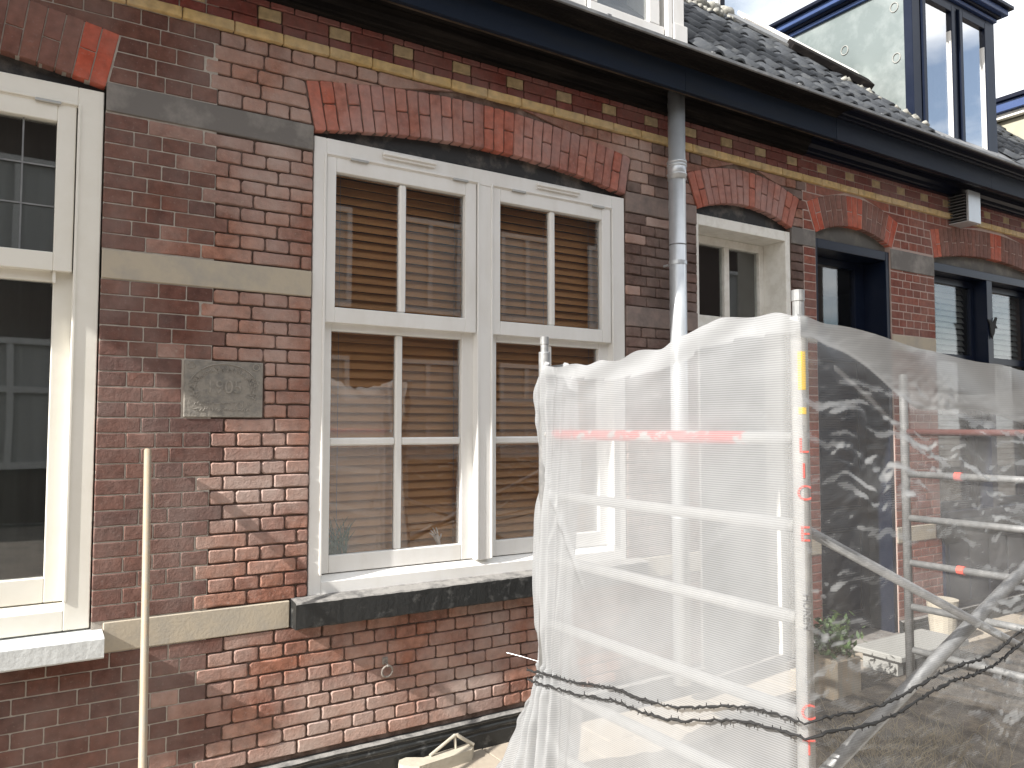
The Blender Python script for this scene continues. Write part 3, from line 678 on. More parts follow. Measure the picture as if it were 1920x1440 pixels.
# --- cornice, gutter
def cornice(hk, x0, x1, mw, mn, me_, ml):
    G = empty('eaves', (0, 0, 0), HOUSE[hk])
    MB().prism([(.02, 3.574), (-.040, 3.574), (-.040, 3.590), (-.050, 3.596), (-.054, 3.622), (-.078, 3.640), (-.082, 3.676), (.02, 3.70)], x0, x1).build('bed_moulding', M[mw], G)
    MB().prism([(-.01, 3.702), (-.0821, 3.679), (-.24, 3.679), (-.24, 3.72), (-.01, 3.72)], x0, x1).build('soffit', M[mw], G)
    MB().prism([(-.235, 3.678), (-.205, 3.676), (-.205, 3.664), (-.216, 3.660), (-.222, 3.630), (-.240, 3.618), (-.245, 3.60), (-.258, 3.60), (-.258, 3.72), (-.235, 3.72)], x0, x1).build('moulding', M[me_], G)
    cuts = [x0]
    while cuts[-1]+2.9 < x1: cuts.append(cuts[-1]+R.uniform(2.0, 2.6))
    cuts.append(x1)
    for a_, b_ in zip(cuts, cuts[1:]):
        dy = R.uniform(0, .0015); MB().prism([(-.2585, 3.603), (-.280-dy, 3.603), (-.282-dy, 3.605), (-.282-dy, 3.7515), (-.2585, 3.7515)], a_+.001, b_-.001).build('fascia_board', M[mn], G)
    x = x0+.3
    while x < x1: MB().box(x, x+.028, -.4305, -.19, 3.790, 3.806, .002).build('gutter_strap', M['lead'], G); x += .78
    MB().prism([(-.24, 3.753), (-.286, 3.7525), (-.298, 3.757), (-.300, 3.766), (-.328, 3.767), (-.332, 3.775), (-.385, 3.773), (-.400, 3.768), (-.416, 3.772), (-.424, 3.780), (-.24, 3.78)], x0, x1).build('crown_moulding', M[ml], G)
    MB().prism([(-.425, 3.776), (-.430, 3.780), (-.430, 3.797), (-.424, 3.801), (-.41, 3.797), (-.41, 3.781), (-.2, 3.781), (-.2, 3.776)], x0, x1).build('gutter_lining', M['lead'], G)
    MB().prism([(.15, 3.72), (-.19, 3.72), (-.195, 3.90), (.15, 3.95)], x0, x1).build('gutter_back', M['lead'], G)
cornice('L', -2.6, XL, 'black_wood', 'navy_old', 'edge_wood', 'black_wood')
cornice('M', XL+.002, XR, 'black_wood', 'navy_old', 'edge_wood', 'black_wood')
cornice('R', XR+.002, 10.5, 'navy_black', 'navy_fascia', 'navy_black', 'navy_black')

# --- downpipe
DP = empty('downpipe', (0, 0, 0), HM); px, py = 3.094, -.12
MB().tube([(px, py, .12), (px, py, 3.69)], .052, 28).build('pipe', M['zinc'], DP, smooth=True)
mb = MB()
for zz in (3.215, 3.235, 3.16): mb.tube([(px, py, zz-.008), (px, py, zz-.004), (px, py, zz+.004), (px, py, zz+.008)], .06, 28, rr=[.054, .061, .061, .054])
mb.tube([(px, py, 3.13), (px, py, 3.25)], .0565, 28); mb.build('pipe_socket', M['zinc'], DP, smooth=True)
for zz in (2.62, 1.1): MB().tube([(px, py, zz-.012), (px, py, zz+.012)], .0545, 24).tube([(px, py+.05, zz), (px, .02, zz)], .008, 8).build('pipe_bracket', M['zinc'], DP)
MB().tube([(px, py, 2.725), (px, py, 2.733)], .0526, 24).build('pipe_seam', M['lead'], DP)

# --- plaque, ring
PL = MB().box(PLQ[0]+.008, PLQ[1]-.006, -.004, .04, PLQ[2]+.003, PLQ[3]-.003, .003).build('date_stone', M['plaque'], HM)
tag(PL, 'weathered grey date stone with worn lettering')
def text_mesh(s, size, name, m, parent, loc, rot, ext=.002, sx=1.):
    c = bpy.data.curves.new(name, 'FONT'); c.body = s; c.size = size; c.extrude = ext; c.align_x = 'CENTER'; c.align_y = 'CENTER'
    t = bpy.data.objects.new('tmp', c); COL.objects.link(t); bpy.context.view_layer.update()
    me = bpy.data.meshes.new_from_object(t.evaluated_get(bpy.context.evaluated_depsgraph_get())); bpy.data.objects.remove(t)
    me.materials.clear(); me.materials.append(m); me.name = name
    o = bpy.data.objects.new(name, me); COL.objects.link(o); o.location = loc; o.rotation_euler = rot; o.scale = (sx, 1, 1); o.parent = parent; return o
pcx, pcz = (PLQ[0]+PLQ[1])/2, (PLQ[2]+PLQ[3])/2+.012
text_mesh('1905', .082, 'date_numerals', M['plaque_light'], PL, (pcx, -.0045, pcz-.004), (pi/2, 0, 0), .0018, .95)
mb = MB()                                                      # worn ring of letters and the rim of the arched field
for i in range(34):
    a = radians(205-i*7); rx, rz = .128, .085
    for j in range(3):
        c = (pcx+cos(a)*rx*R.uniform(.9, 1.1), pcz-.012+sin(a)*rz*R.uniform(.88, 1.12)); b = a+R.choice((0, pi/2, .6))+R.uniform(-.2, .2); l = R.uniform(.005, .011)
        mb.tube([(c[0]-cos(b)*l, -.0045, c[1]-sin(b)*l), (c[0]+cos(b)*l, -.0045, c[1]+sin(b)*l)], .0019, 5)
for (zz, n_) in ((pcz-.075, 12), (pcz-.098, 14)):
    for i in range(n_*2):
        c = (pcx-.12+.24*i/(n_*2)+R.uniform(-.004, .004), zz+R.uniform(-.006, .006)); b = R.choice((0, pi/2, .9, -.9)); l = R.uniform(.004, .008)
        mb.tube([(c[0]-cos(b)*l, -.0045, c[1]-sin(b)*l), (c[0]+cos(b)*l, -.0045, c[1]+sin(b)*l)], .0017, 5)
mb.build('worn_lettering', M['plaque_light'], PL)['kind'] = 'stuff'
mb = MB(); mb.tube([(pcx+cos(radians(d))*.150, -.0045, pcz-.02+sin(radians(d))*.118) for d in range(15, 166, 6)], .003, 6)
for sx in (-1, 1): mb.tube([(pcx+sx*.135+cos(t_)*.014, -.0045, pcz+.088+sin(t_)*.014) for t_ in [q*pi/5 for q in range(11)]], .0024, 5)
mb.build('carved_rim', M['plaque_light'], PL)
RG = empty('wall_ring', (0, 0, 0), HM)
MB().box(1.243, 1.271, -.006, .01, .495, .53, .003).tube([(1.257, -.004, .506), (1.257, -.028, .502), (1.257, -.034, .495), (1.257, -.026, .490)], .005, 8).build('eye_plate', M['iron'], RG)
MB().tube([(1.257+cos(t_)*.027, -.026-.004*sin(t_), .469+sin(t_)*.027) for t_ in [q*pi/9 for q in range(19)]], .0052, 8).build('ring', M['iron'], RG, smooth=True)

# --- vent box on the right house
V = empty('flue_box', (0, 0, 0), HR)
MB().box(6.37, 6.56, -.17, -.148, 3.335, 3.60, .003).box(6.545, 6.56, -.147, 0, 3.335, 3.60, .002).box(6.37, 6.544, -.147, 0, 3.335, 3.345, .002).build('casing', M['zinc'], V)
for i in range(9): MB().box(6.362, 6.40, -.145+i*.0005, -.002, 3.355+i*.026, 3.362+i*.026, .001).build('louvre', M['lead'], V)
MB().box(6.402, 6.53, -.145, -.003, 3.347, 3.59).build('casing_core', M['black'], V)

# ------------------------------------------------------------------ roof
def rz(y): return 4.14+.98*y
sl_ = math.atan(.98)
for hk, (xa, xb) in {'L': (-2.6, XL), 'M': (XL, XR), 'R': (XR, 10.5)}.items():
    mb = MB(); t = .05; mb.prism([(-.24, rz(-.24)-.02), (1.05, rz(1.05)-.02), (2.7, rz(1.05)-1.6), (2.7, rz(1.05)-1.8), (1.05, rz(1.05)-.2), (-.1, rz(-.24)-.1)], xa+.001, xb-.001)
    RF = mb.build('roof', M['lead'], HOUSE[hk]); WALL['roof'+hk] = RF
tl = MB(); n = 10; tw, tlen = .205, .27
for j in (0, 1):
    for i in range(n+1):
        u = i/n; tl.v.append((u*tw, 0, .022*sin(u*2*pi-.9)+.018*(1 if u > .85 else 0)+(0 if j else .014)))
tl.v = [(x, (0 if i <= n else tlen), zz) for i, (x, y, zz) in enumerate(tl.v)]
tl.v += [(x, y, zz-.014) for (x, y, zz) in tl.v[:n+1]]
tl.f = [(i, i+1, n+2+i, n+1+i) for i in range(n)]+[(2*n+2+i, 2*n+3+i, i+1, i) for i in range(n)]; tl.r = [0]*len(tl.f); tl.m = [0]*len(tl.f)
tobj = None; cnt = 0; stuff_t = MB()
nrow = int(1.27/cos(sl_)/.225)+1
for a in range(nrow):
    yy = -.25+a*.225*cos(sl_)
    if yy > 1.0: continue
    x = 3.235+(a % 2)*.0
    for i in range(40):
        x = 3.235+i*.197
        if x > 10.2 or (5.87 < x < 7.22): continue
        if x+.2 > 5.9 and x < 7.2: 
            if x > 5.72: continue
        rot = Matrix.Translation((x, yy+R.uniform(-.006, .006), rz(yy)+.008+R.uniform(0, .008))) @ Matrix.Rotation(sl_+R.uniform(-.03, .03), 4, 'X') @ Matrix.Rotation(R.uniform(-.04, .04), 4, 'Y') @ Matrix.Rotation(R.uniform(-.02, .02), 4, 'Z')
        hk = 'M' if x < XR-.05 else 'R'
        if x < 6.0 or x < 8.4:
            if tobj is None:
                tobj = tl.build('roof_tile', M['tile'], WALL['roof'+hk], smooth=True); o = tobj
            else: o = tobj.copy(); COL.objects.link(o); o.parent = WALL['roof'+hk]
            o.matrix_local = rot; cnt += 1
        else: stuff_t.add([rot @ Vector(v) for v in tl.v], tl.f)
stuff_t.build('remaining_roof_tiles', M['tile'], WALL['roofR'], smooth=True)['kind'] = 'stuff'
# ridge: mortared humps, then a grey and white flashing board up to the blue dormer
for i in range(10):
    x = 3.25+i*.165; hk = 'M' if x < XR-.05 else 'R'; yr = 1.03
    pts = [(x, yr, rz(yr)-.01), (x+.04, yr-.01, rz(yr)+.02+R.uniform(0, .02)), (x+.12, yr, rz(yr)+.022+R.uniform(0, .02)), (x+.16, yr, rz(yr)-.01)]
    MB().tube(pts, .05, 9, rr=[.035, .062, .066, .04]).build('ridge_tile', M['limetile'], WALL['roof'+hk], smooth=True)
mb = MB()
for i in range(28):
    x = 3.25+i*.055+R.uniform(-.01, .01); mb.tube([(x, .90+R.uniform(-.04, .03), rz(.90)+.02), (x+.05, .92+R.uniform(-.03, .03), rz(.92)+.035), (x+.09, .92, rz(.92)+.01)], .03, 7, rr=[.02, R.uniform(.028, .04), .02])
mb.build('ridge_mortar', M['limetile'], WALL['roofM'], smooth=True)
fl = empty('flashing', (0, 0, 0), WALL['roofR'])
def slab(name, P, th, m, par):
    P = [Vector(p) for p in P]; nrm = (P[1]-P[0]).cross(P[2]-P[0]).normalized()
    if nrm.z < 0: nrm = -nrm
    v = P+[p+nrm*th for p in P]; MB().add(v, [(0, 1, 2, 3), (4, 7, 6, 5), (0, 4, 5, 1), (1, 5, 6, 2), (2, 6, 7, 3), (3, 7, 4, 0)]).build(name, m, par)
fl.name = 'ridge_flashing'
slab('flashing_board', [(4.78, .93, rz(.93)+.04), (5.30, .60, rz(.60)+.05), (5.42, .74, rz(.74)+.06), (4.80, 1.06, rz(1.06)+.05)], .02, M['lead'], fl)
slab('flashing_board', [(5.0, .985, rz(.985)+.065), (5.86, .42, rz(.42)+.06), (5.86, .50, rz(.5)+.09), (5.0, 1.05, rz(1.05)+.09)], .02, M['oldwhite'], fl)
slab('dark_roll', [(5.16, .62, rz(.62)+.05), (5.70, .25, rz(.25)+.05), (5.75, .34, rz(.34)+.06), (5.20, .70, rz(.70)+.06)], .05, M['black_wood'], fl)
mb = MB()
for i in range(16):
    q = i/15; x = 5.45+.38*q+R.uniform(-.03, .03); yy = .35-.42*q+R.uniform(-.03, .02); mb.tube([(x, yy, rz(yy)+.01), (x+.04, yy-.01, rz(yy)+.025), (x+.08, yy-.02, rz(yy)+.01)], .03, 7, rr=[.012, R.uniform(.016, .034), .012])
mb.build('flashing_mortar', M['limetile'], fl, smooth=True)

# white dormer of the middle house, its corner just inside the top edge
D1 = empty('dormer', (0, 0, 0), HM); tag(D1, 'white dormer at the top edge of the picture')
yd = -.1
MB().box(1.3, 2.43, yd+.02, 1.0, 3.90, 5.3).build('dormer_body', M['white'], D1)
mb = MB(); mb.box(2.44, 3.02, yd, yd+.05, 3.94, 4.075, .004); mb.box(2.90, 2.985, yd+.001, yd+.05, 4.076, 5.25, .004); mb.box(2.44, 2.50, yd+.001, yd+.05, 4.076, 5.25, .004); mb.build('dormer_sash', M['white'], D1)
MB().box(2.50, 2.90, yd+.025, yd+.03, 4.076, 5.2).build('pane', M['glass_refl'], D1)
MB().box(3.03, 3.07, yd-.02, yd+.06, 3.92, 5.25, .003).build('dormer_bead', M['white'], D1)
mb = MB(); mb.box(3.075, 3.17, yd-.02, .9, 4.11, 5.3, .004); mb.box(3.075, 3.19, yd-.03, .9, 3.90, 4.108, .004); mb.build('dormer_corner_post', M['white'], D1)
MB().box(2.45, 3.07, .3, .32, 3.95, 5.2).build('room_curtain', M['backdrop'], D1)
MB().box(1.2, 3.25, yd-.12, 1.1, 5.3, 5.5, .01).build('dormer_roof', M['navy'], D1)

# blue dormer of the right house
D2 = empty('dormer', (0, 0, 0), HR); tag(D2, 'dark blue dormer with two tall lights and a cloudy metal side')
xa, xb = 5.9, 7.24; zb = 3.95; zt = 5.33
mb = MB(); mb.box(xa-.006, xa+.11, -.004, .07, zb, zt, .004); mb.box(6.535, 6.60, .004, .09, zb, zt, .004); mb.box(7.10, xb, 0, .1, zb, zt, .004); mb.box(xa+.11, 7.10, .003, .09, zb, 4.02, .003); mb.box(xa+.11, 7.10, .003, .09, 5.285, zt, .003); mb.build('dormer_frame', M['navy'], D2)
for (u, w) in ((6.03, 6.53), (6.61, 7.085)):
    mb = MB(); ring4(mb, u, w, 4.02, 5.28, .05, .05, .06, .06, -.018, .03, .004); mb.build('dormer_sash', M['navy'], D2)
    MB().box(w-.062, w-.051, -.012, .02, 4.09, 5.05, .001).build('bead', M['white'], D2)
    pane(D2, u+.05, w-.05, 4.08, 5.22, .008, 'glass_sky')
MB().box(6.02, 7.1, .35, .37, 4.0, 5.3).build('room_curtain', M['backdrop'], D2)
mb = MB()                                                           # cheek, a thin clad triangle
P = [(0.071, rz(.071)-.02), (1.25, rz(1.25)-.02), (1.25, zt-.001), (0.071, zt-.001)]
mb.add([(xa, y, zz) for y, zz in P]+[(xa+.05, y, zz) for y, zz in P], [(0, 1, 2, 3), (4, 7, 6, 5), (0, 4, 5, 1), (1, 5, 6, 2), (2, 6, 7, 3), (3, 7, 4, 0)])
M['cheek'] = mat('cloudy_zinc_sheet', (.17, .20, .195), .32, .35, n_scale=1.8, n_amt=.9, col2=(.30, .33, .32), bump=.006, b_scale=4)
ck = mb.build('dormer_cheek', M['cheek'], D2)
for (y, zz) in ((.15, 5.16), (.14, 4.72), (.62, 4.98)):
    MB().tube([(xa-.004, y+cos(t_)*.035, zz+sin(t_)*.04) for t_ in [q*pi/6 for q in range(13)]], .0045, 6).build('round_patch', M['stone_pale'], ck)
MB().box(xa-.012, xa-.0005, -.004, .05, 4.12, zt-.002).build('corner_strip', M['oldwhite'], D2) if False else None
mb = MB()
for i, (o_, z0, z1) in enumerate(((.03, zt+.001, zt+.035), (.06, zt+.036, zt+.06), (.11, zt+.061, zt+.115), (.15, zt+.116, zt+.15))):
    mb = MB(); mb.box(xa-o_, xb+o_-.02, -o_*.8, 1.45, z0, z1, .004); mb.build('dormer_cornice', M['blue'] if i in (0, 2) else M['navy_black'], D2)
mb = MB(); mb.box(xb-.05, xb, .1, 1.3, zb, zt); mb.build('dormer_side', M['navy'], D2)

# third dormer further along, only its sunlit flank shows
D3 = empty('dormer', (0, 0, 0), HR); tag(D3, 'pale yellow flank of the next dormer under a blue edge')
mb = MB(); P = [(.15, rz(.15)-.02), (1.3, rz(1.3)-.02), (1.3, 5.15), (.15, 5.15)]
M['paleyellow'] = mat('pale_yellow_cladding', (.36, .34, .26), .7, n_scale=3, n_amt=.3)
mb.add([(9.3, y, zz) for y, zz in P]+[(9.4, y, zz) for y, zz in P], [(0, 1, 2, 3), (4, 7, 6, 5), (0, 4, 5, 1), (1, 5, 6, 2), (2, 6, 7, 3), (3, 7, 4, 0)]); mb.build('dormer_cheek', M['paleyellow'], D3)
MB().box(9.22, 10.4, .0, 1.5, 5.16, 5.22, .004).build('dormer_cornice', M['oldwhite'], D3)
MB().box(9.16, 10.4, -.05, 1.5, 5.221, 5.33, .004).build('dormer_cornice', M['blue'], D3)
MB().box(9.12, 10.4, -.09, 1.5, 5.331, 5.38, .004).build('dormer_cornice', M['navy_black'], D3)
MB().box(9.4, 10.4, .15, 1.3, 4.3, 5.15).build('dormer_body', M['navy'], D3)

# glazed screen on the ridge
GS = thing('glass_screen', 'glazed screen standing on the roof behind the ridge, left of the blue dormer', 'screen')
y = 1.6
MB().box(5.40, 5.46, y, y+.05, 4.9, 6.4, .004).build('post', M['navy_black'], GS); MB().box(5.34, 5.385, y-.01, y+.05, 4.9, 6.4, .004).build('post', M['white'], GS)
MB().box(4.4, 5.34, y+.02, y+.026, 4.9, 6.4).build('pane', M['glass'], GS); MB().box(5.46, 6.6, y+.02, y+.026, 4.9, 6.4).build('pane', M['glass'], GS)

# ------------------------------------------------------------------ ground
mb = MB(); mb.add([(-150, -150, -.06), (150, -150, -.06), (150, .4, -.06), (-150, .4, -.06)], [(0, 1, 2, 3)]); tag(mb.build('street', M['asphalt']), kind='structure')
pv = tag(MB().add([(-3, -2.6, -.006), (10.4, -2.6, -.006), (10.4, .01, -.006), (-3, .01, -.006), (-3, -2.6, -.1), (10.4, -2.6, -.1)], [(0, 1, 2, 3), (4, 5, 1, 0)]).build('pavement', M['earth']), kind='structure')
base = None
for i in range(26):
    for j in range(9):
        x = -.62+i*.3+(.15 if j % 2 else 0); y = -.335-j*.3+.02
        if x > 3.1+R.uniform(-.3, .2) and y < -.6: continue
        if base is None: base = MB().box(.003, .297, .003, .297, -.05, 0, .003).build('paving_slab', M['sand'], pv); o = base
        else: o = base.copy(); COL.objects.link(o)
        o.location = (x, y, R.uniform(-.003, .003)); o.rotation_euler = (R.uniform(-.006, .006), R.uniform(-.006, .006), 0)

# opposite row of houses: stands behind the camera, seen in the panes
OH = thing('brick_house', 'brick row house across the street, seen only mirrored in the panes', 'house')
mb = MB(); mb.box(-16, 22, -12.4, -12, 0, 7.0); mb.box(-16, 22, -12.15, -11.6, 7.0, 7.4); mb.build('wall', [mat('opposite_brick', (.075, .055, .048), .9, n_scale=30, n_amt=.5, col2=(.045, .038, .034))], OH)
mb = MB(); mb.prism([(-11.6, 7.41), (-14.5, 9.4), (-17, 7.4)], -16, 22); mb.build('roof', M['tile'], OH)
for i in range(13):
    x = -14+i*2.6; w = empty('window', (0, 0, 0), OH); mb = MB(); ring4(mb, x, x+1.5, .9, 3.1, .1, .1, .12, .1, -11.99, -11.9); mb.box(x+.7, x+.8, -11.99, -11.91, 1.02, 3.0); mb.box(x+.1, x+.7, -11.99, -11.91, 2.2, 2.3); mb.box(x+.8, x+1.4, -11.99, -11.91, 2.2, 2.3)
    mb.build('frame', M['opp_white'], w); MB().box(x+.1, x+1.4, -11.985, -11.98, 1.02, 3.0).build('pane', M['backdrop'], w)
    w = empty('window', (0, 0, 0), OH); mb = MB(); ring4(mb, x, x+1.5, 4.1, 6.2, .1, .1, .12, .1, -11.99, -11.9); mb.box(x+.7, x+.8, -11.99, -11.91, 4.22, 6.1)
    mb.build('frame', M['opp_white'], w); MB().box(x+.1, x+1.4, -11.985, -11.98, 4.22, 6.1).build('pane', M['backdrop'], w)

# ------------------------------------------------------------------ scaffold tower
SX, SY0, SY1, SX1 = 1.70, -.70, -2.035, 4.47
T = thing('scaffold_tower', 'aluminium scaffold tower with red-painted top rung, wrapped in white netting', 'scaffold')
def pole(x, y, top, m='alu'):
    p = MB().tube([(x, y, .02), (x, y, 1.955), (x, y, 1.962)], .0255, 20).build('pole', M[m], T, smooth=True)
    MB().tube([(x, y, 1.96), (x, y, top-.035), (x, y, top-.033), (x, y, top), (x, y, top+.001)], .018, 16, rr=[.017, .017, .0195, .0195, .014]).build('spigot', M['alu'], p)
    return p
PC = pole(SX, SY1, 2.045, 'tube_white'); pole(SX, SY0, 2.03); pole(SX1, SY0, 1.90); pole(SX1, SY1, 1.98)
for i, zz in enumerate((1.597, 1.336, 1.062, .785, .515, .25)):
    o = MB().tube([(SX, SY0-.025, zz), (SX, SY1+.025, zz)], .021, 14).build('rung', M['tube_white'], T, smooth=True)
    if i == 0: MB().tube([(SX, SY0-.08, zz), (SX, -1.83, zz)], .0216, 14).build('red_paint', M['redpaint'], o, smooth=True)
    MB().tube([(SX1, SY0-.025, zz), (SX1, SY1+.025, zz)], .021, 10).build('rung', M['alu'] if i else M['dim_red'], T, smooth=True)
for (p, q, r_) in (((SX+.03, SY1+.03, 1.33), (SX1, SY1+.03, .18), .016), ((SX+.05, SY1+.07, .50), (SX1, SY1+.07, 1.56), .024), ((SX+.03, SY1+.05, .27), (SX1, SY1+.05, .27), .021)):
    MB().tube([p, q], r_, 12).build('brace', M['alu'], T, smooth=True)
for zz in (1.336, .785): MB().tube([(SX1, -1.05, zz), (SX1, -1.01, zz)], .026, 10).build('coupler', M['ink_red'], T)
for (x, y) in ((SX, SY0), (SX, SY1), (SX1, SY0), (SX1, SY1)): MB().tube([(x, y, 0), (x, y, .012), (x, y, .013), (x, y, .06)], .05, 14, rr=[.06, .06, .03, .03]).build('foot_plate', M['iron'], T)
# lettering down the near pole, turned to the camera
ph = atan2(CP.y-SY1, CP.x-SX); pf = (SX+cos(ph+.28)*.0262, SY1+sin(ph+.28)*.0262); rz_ = ph+.28+pi/2
for zz, w, h_ in ((1.80, .020, .115), (1.62+.06, .018, .02)):
    m_ = MB(); n_ = 6
    for i in range(n_+1):
        a = ph+.28+(i/n_-.5)*.9; m_.v += [(SX+cos(a)*.0262, SY1+sin(a)*.0262, zz-h_/2), (SX+cos(a)*.0262, SY1+sin(a)*.0262, zz+h_/2)]
    m_.f = [(2*i, 2*i+2, 2*i+3, 2*i+1) for i in range(n_)]; m_.r = [0]*n_; m_.m = [0]*n_; m_.build('sticker', M['ink_yellow'], PC)
def onpole(s, zz, size, m, turn=True): text_mesh(s, size, 'lettering', M[m], PC, (pf[0], pf[1], zz), (pi/2, (pi/2 if turn else 0), rz_), .0012)
for s, zz in (('L', 1.575), ('I', 1.50), ('C', 1.435), ('E', 1.315), ('C', .80), ('T', .70), ('E', .60), ('E', .50)): onpole(s, zz, .064, 'ink_red', False)
onpole('HUREN', 1.09, .032, 'ink_grey')

# ------------------------------------------------------------------ netting
def sheet(name, nu, nv, fn, m, label, cat='net', thread=None, dense=None):
    mb = MB(); th = []; de = []
    for j in range(nv+1):
        for i in range(nu+1):
            p = fn(i/nu, j/nv); mb.v.append(tuple(p)); th.append(thread(i/nu, j/nv, p)); de.append(dense(i/nu, j/nv, p))
    for j in range(nv):
        for i in range(nu):
            a = j*(nu+1)+i; mb.f.append((a, a+1, a+nu+2, a+nu+1)); mb.r.append(0); mb.m.append(0)
    o = mb.build(name, M[m], None, smooth=True)
    for nm, arr in (('thread', th), ('dense', de)):
        t = o.data.attributes.new(nm, 'FLOAT', 'POINT'); t.data.foreach_set('value', arr)
    return tag(o, label, cat)
def lerp_tab(tab, x):
    if x <= tab[0][0]: return tab[0][1]
    for (a, b), (c, d) in zip(tab, tab[1:]):
        if x <= c: t = (x-a)/(c-a); t = t*t*(3-2*t); return b+(d-b)*t
    return tab[-1][1]
EDGE = [(0, -.33), (.3, -.50), (.48, -.60), (.565, -.655), (.62, -.65), (.78, -.60), (.95, -.575), (1.2, -.60), (1.45, -.655), (1.62, -.65), (1.78, -.605), (1.9, -.615), (2., -.67)]
TOPY = [(-2.08, 1.965), (-1.97, 1.975), (-1.85, 1.985), (-1.70, 1.975), (-1.58, 1.94), (-1.47, 1.915), (-1.2, 1.885), (-.95, 1.885), (-.80, 1.89), (-.72, 1.915), (-.6, 1.90)]
N3 = lambda x, y, z: noise.noise(Vector((x, y, z)))
def left_fn(u, v):
    # u 0..1 : from a return behind the inner pole, round its edge, to the corner pole
    ztop0 = 1.93; z = v*ztop0; ye = lerp_tab(EDGE, z)
    if u < .12:
        t = u/.12; y = -.80+(ye+.80)*t; x = 1.80+(1.715-1.80)*t+.02*sin(t*9+z*5)
    else:
        t = (u-.12)/.88; y = ye+(-2.078-ye)*t; x = 1.715-.062*min(1, t*9)
        
    zt = lerp_tab(TOPY, y) if y < -.6 else 1.9
    z = v*zt+(.006*sin(y*31) if v > .98 else 0)
    d = abs(y-SY0)
    # gathers at the cinch and flared skirt below it
    g = math.exp(-((y+.72)/.16)**2)
    fold = .020*g*sin(y*95+z*6+2*N3(y*3, z*2, 5))*(1.3 if z < .6 else .6)
    skirt = max(0, .57-z)*max(0, 1-(-y-.3)/1.0)
    x += fold-.16*skirt*(.6+.4*sin(y*38+z*3))
    z2 = z
    # broad billow between the rungs and small creases
    x += -.013*sin(pi*min(1, t*1.03) if u >= .12 else 0)*(1+.6*N3(y*2.1, z*2.3, 1))+(.006*N3(y*3.4+z*2, z*2.6-y*2, 2)+.0022*N3(y*14+z*9, z*9, 3))*min(1, (y+2.08)*8)
    # creases hanging from the left tie
    cz = z-1.30-(y+.85)*1.5
    x += -.012*math.exp(-(cz/.02)**2)*math.exp(-((y+.9)/.12)**2)
    top = max(0, (v-.90)/.10)
    x += (.012*top*sin(y*17+z*40+3*N3(y*4, 1, 1))+.012*top)*min(1, (y+2.06)*6)
    return Vector((x, y, max(z2, .004)))
CREASES = [(-.86, 1.34, -.79, 1.10, .007, .30), (-.79, 1.10, -.69, .62, .009, .30), (-.90, 1.30, -.84, .72, .005, .14), (-1.0, .75, -1.35, .50, .004, .14), (-1.25, .55, -1.62, .22, .004, .16), (-1.05, 1.02, -.84, .86, .005, .12),
           (-1.5, .35, -1.95, .05, .004, .16), (-.75, .52, -.95, .05, .012, .3), (-.70, .50, -.80, .04, .012, .3), (-1.9, 1.93, -.8, 1.86, .010, .14), (-2.0, 1.86, -1.3, 1.85, .006, .14), (-1.7, .6, -1.98, .40, .004, .14), (-1.2, 1.22, -1.5, 1.10, .003, .12), (-1.6, 1.55, -1.3, 1.18, .0035, .10), (-.95, 1.82, -1.5, 1.74, .004, .14), (-.8, 1.55, -1.3, 1.42, .003, .10),
           (-1.05, .98, -1.3, .70, .0035, .13), (-1.4, .95, -1.75, .88, .003, .12), (-.95, .40, -1.2, .08, .005, .18), (-1.1, .42, -1.5, .30, .0035, .14), (-1.75, 1.30, -1.95, .95, .003, .12), (-.9, 1.9, -1.25, 1.60, .0045, .12), (-1.55, 1.9, -1.95, 1.66, .004, .12)]
def left_dense(u, v, p):
    top = max(0, (v-.93)/.07); e = .06 if u < .14 else 0
    h = .26 if p.z > lerp_tab(TOPY, p.y)-.055-.03*sin(p.y*3.1) else 0
    c = .18*math.exp(-((p.y+.72)/.10)**2)
    cr_ = max(0, .10-abs(N3(p.y*2.2+p.z*1.4, p.z*1.5-p.y*.8, 9)))*1.2*max(0, N3(p.y*2, p.z*2, 14)+.1)
    edge = max(0, (u-.955)/.02); near = -.30*min(1, edge)
    ln = 0
    for (y0_, z0_, y1_, z1_, w_, a_) in CREASES:
        t_ = max(0, min(1, ((p.y-y0_)*(y1_-y0_)+(p.z-z0_)*(z1_-z0_))/((y1_-y0_)**2+(z1_-z0_)**2))); bend = sin(pi*t_)*.02
        d_ = math.hypot(p.y-y0_-(y1_-y0_)*t_+bend, p.z-z0_-(z1_-z0_)*t_); ln = max(ln, a_*math.exp(-(d_/w_)**2)*(.6+.4*sin(pi*t_)))
    return h+e+c+cr_+near+ln
NL = sheet('debris_net', 240, 190, left_fn, 'net', 'white debris netting over the sunlit end of the scaffold tower, gathered at its left pole', 'netting', lambda u, v, p: p.z, left_dense)
TOPX = [(1.66, 1.965), (1.8, 1.945), (2.27, 1.892), (2.7, 1.862), (3.0, 1.848), (3.08, 1.862), (3.16, 1.845), (4.5, 1.86)]
def hgt(x, z):
    w1 = N3(x*1.4, z*1.6, 21)*.9; w2 = N3(x*5, z*6, 31)*.22; w3 = N3(x*15, z*18, 33)*.10
    zz = z+x*.22+w3*.12
    return N3(x*3.4+w1+w2*2, zz*13+w1*2.2+w2*3, 1.7)*.020+N3(x*9-w2*4+w1*2, zz*27+w2*6+w1*4, 8.2)*.010+N3(x*24+w1*6, zz*46-x*12+w2*9, 5.1)*.0045
def cmask(x, z):
    return max(0, min(1, N3(x*1.1+5, z*1.9, 4)*2.2+.85))*max(.15, min(1, (1.86-z)*4))*max(.15, min(1, (z-.25)*2))*(.5+.5*max(0, min(1, N3(x*6, z*12, 44)*4+.6)))
def crink(x, z): return hgt(x, z)*cmask(x, z)
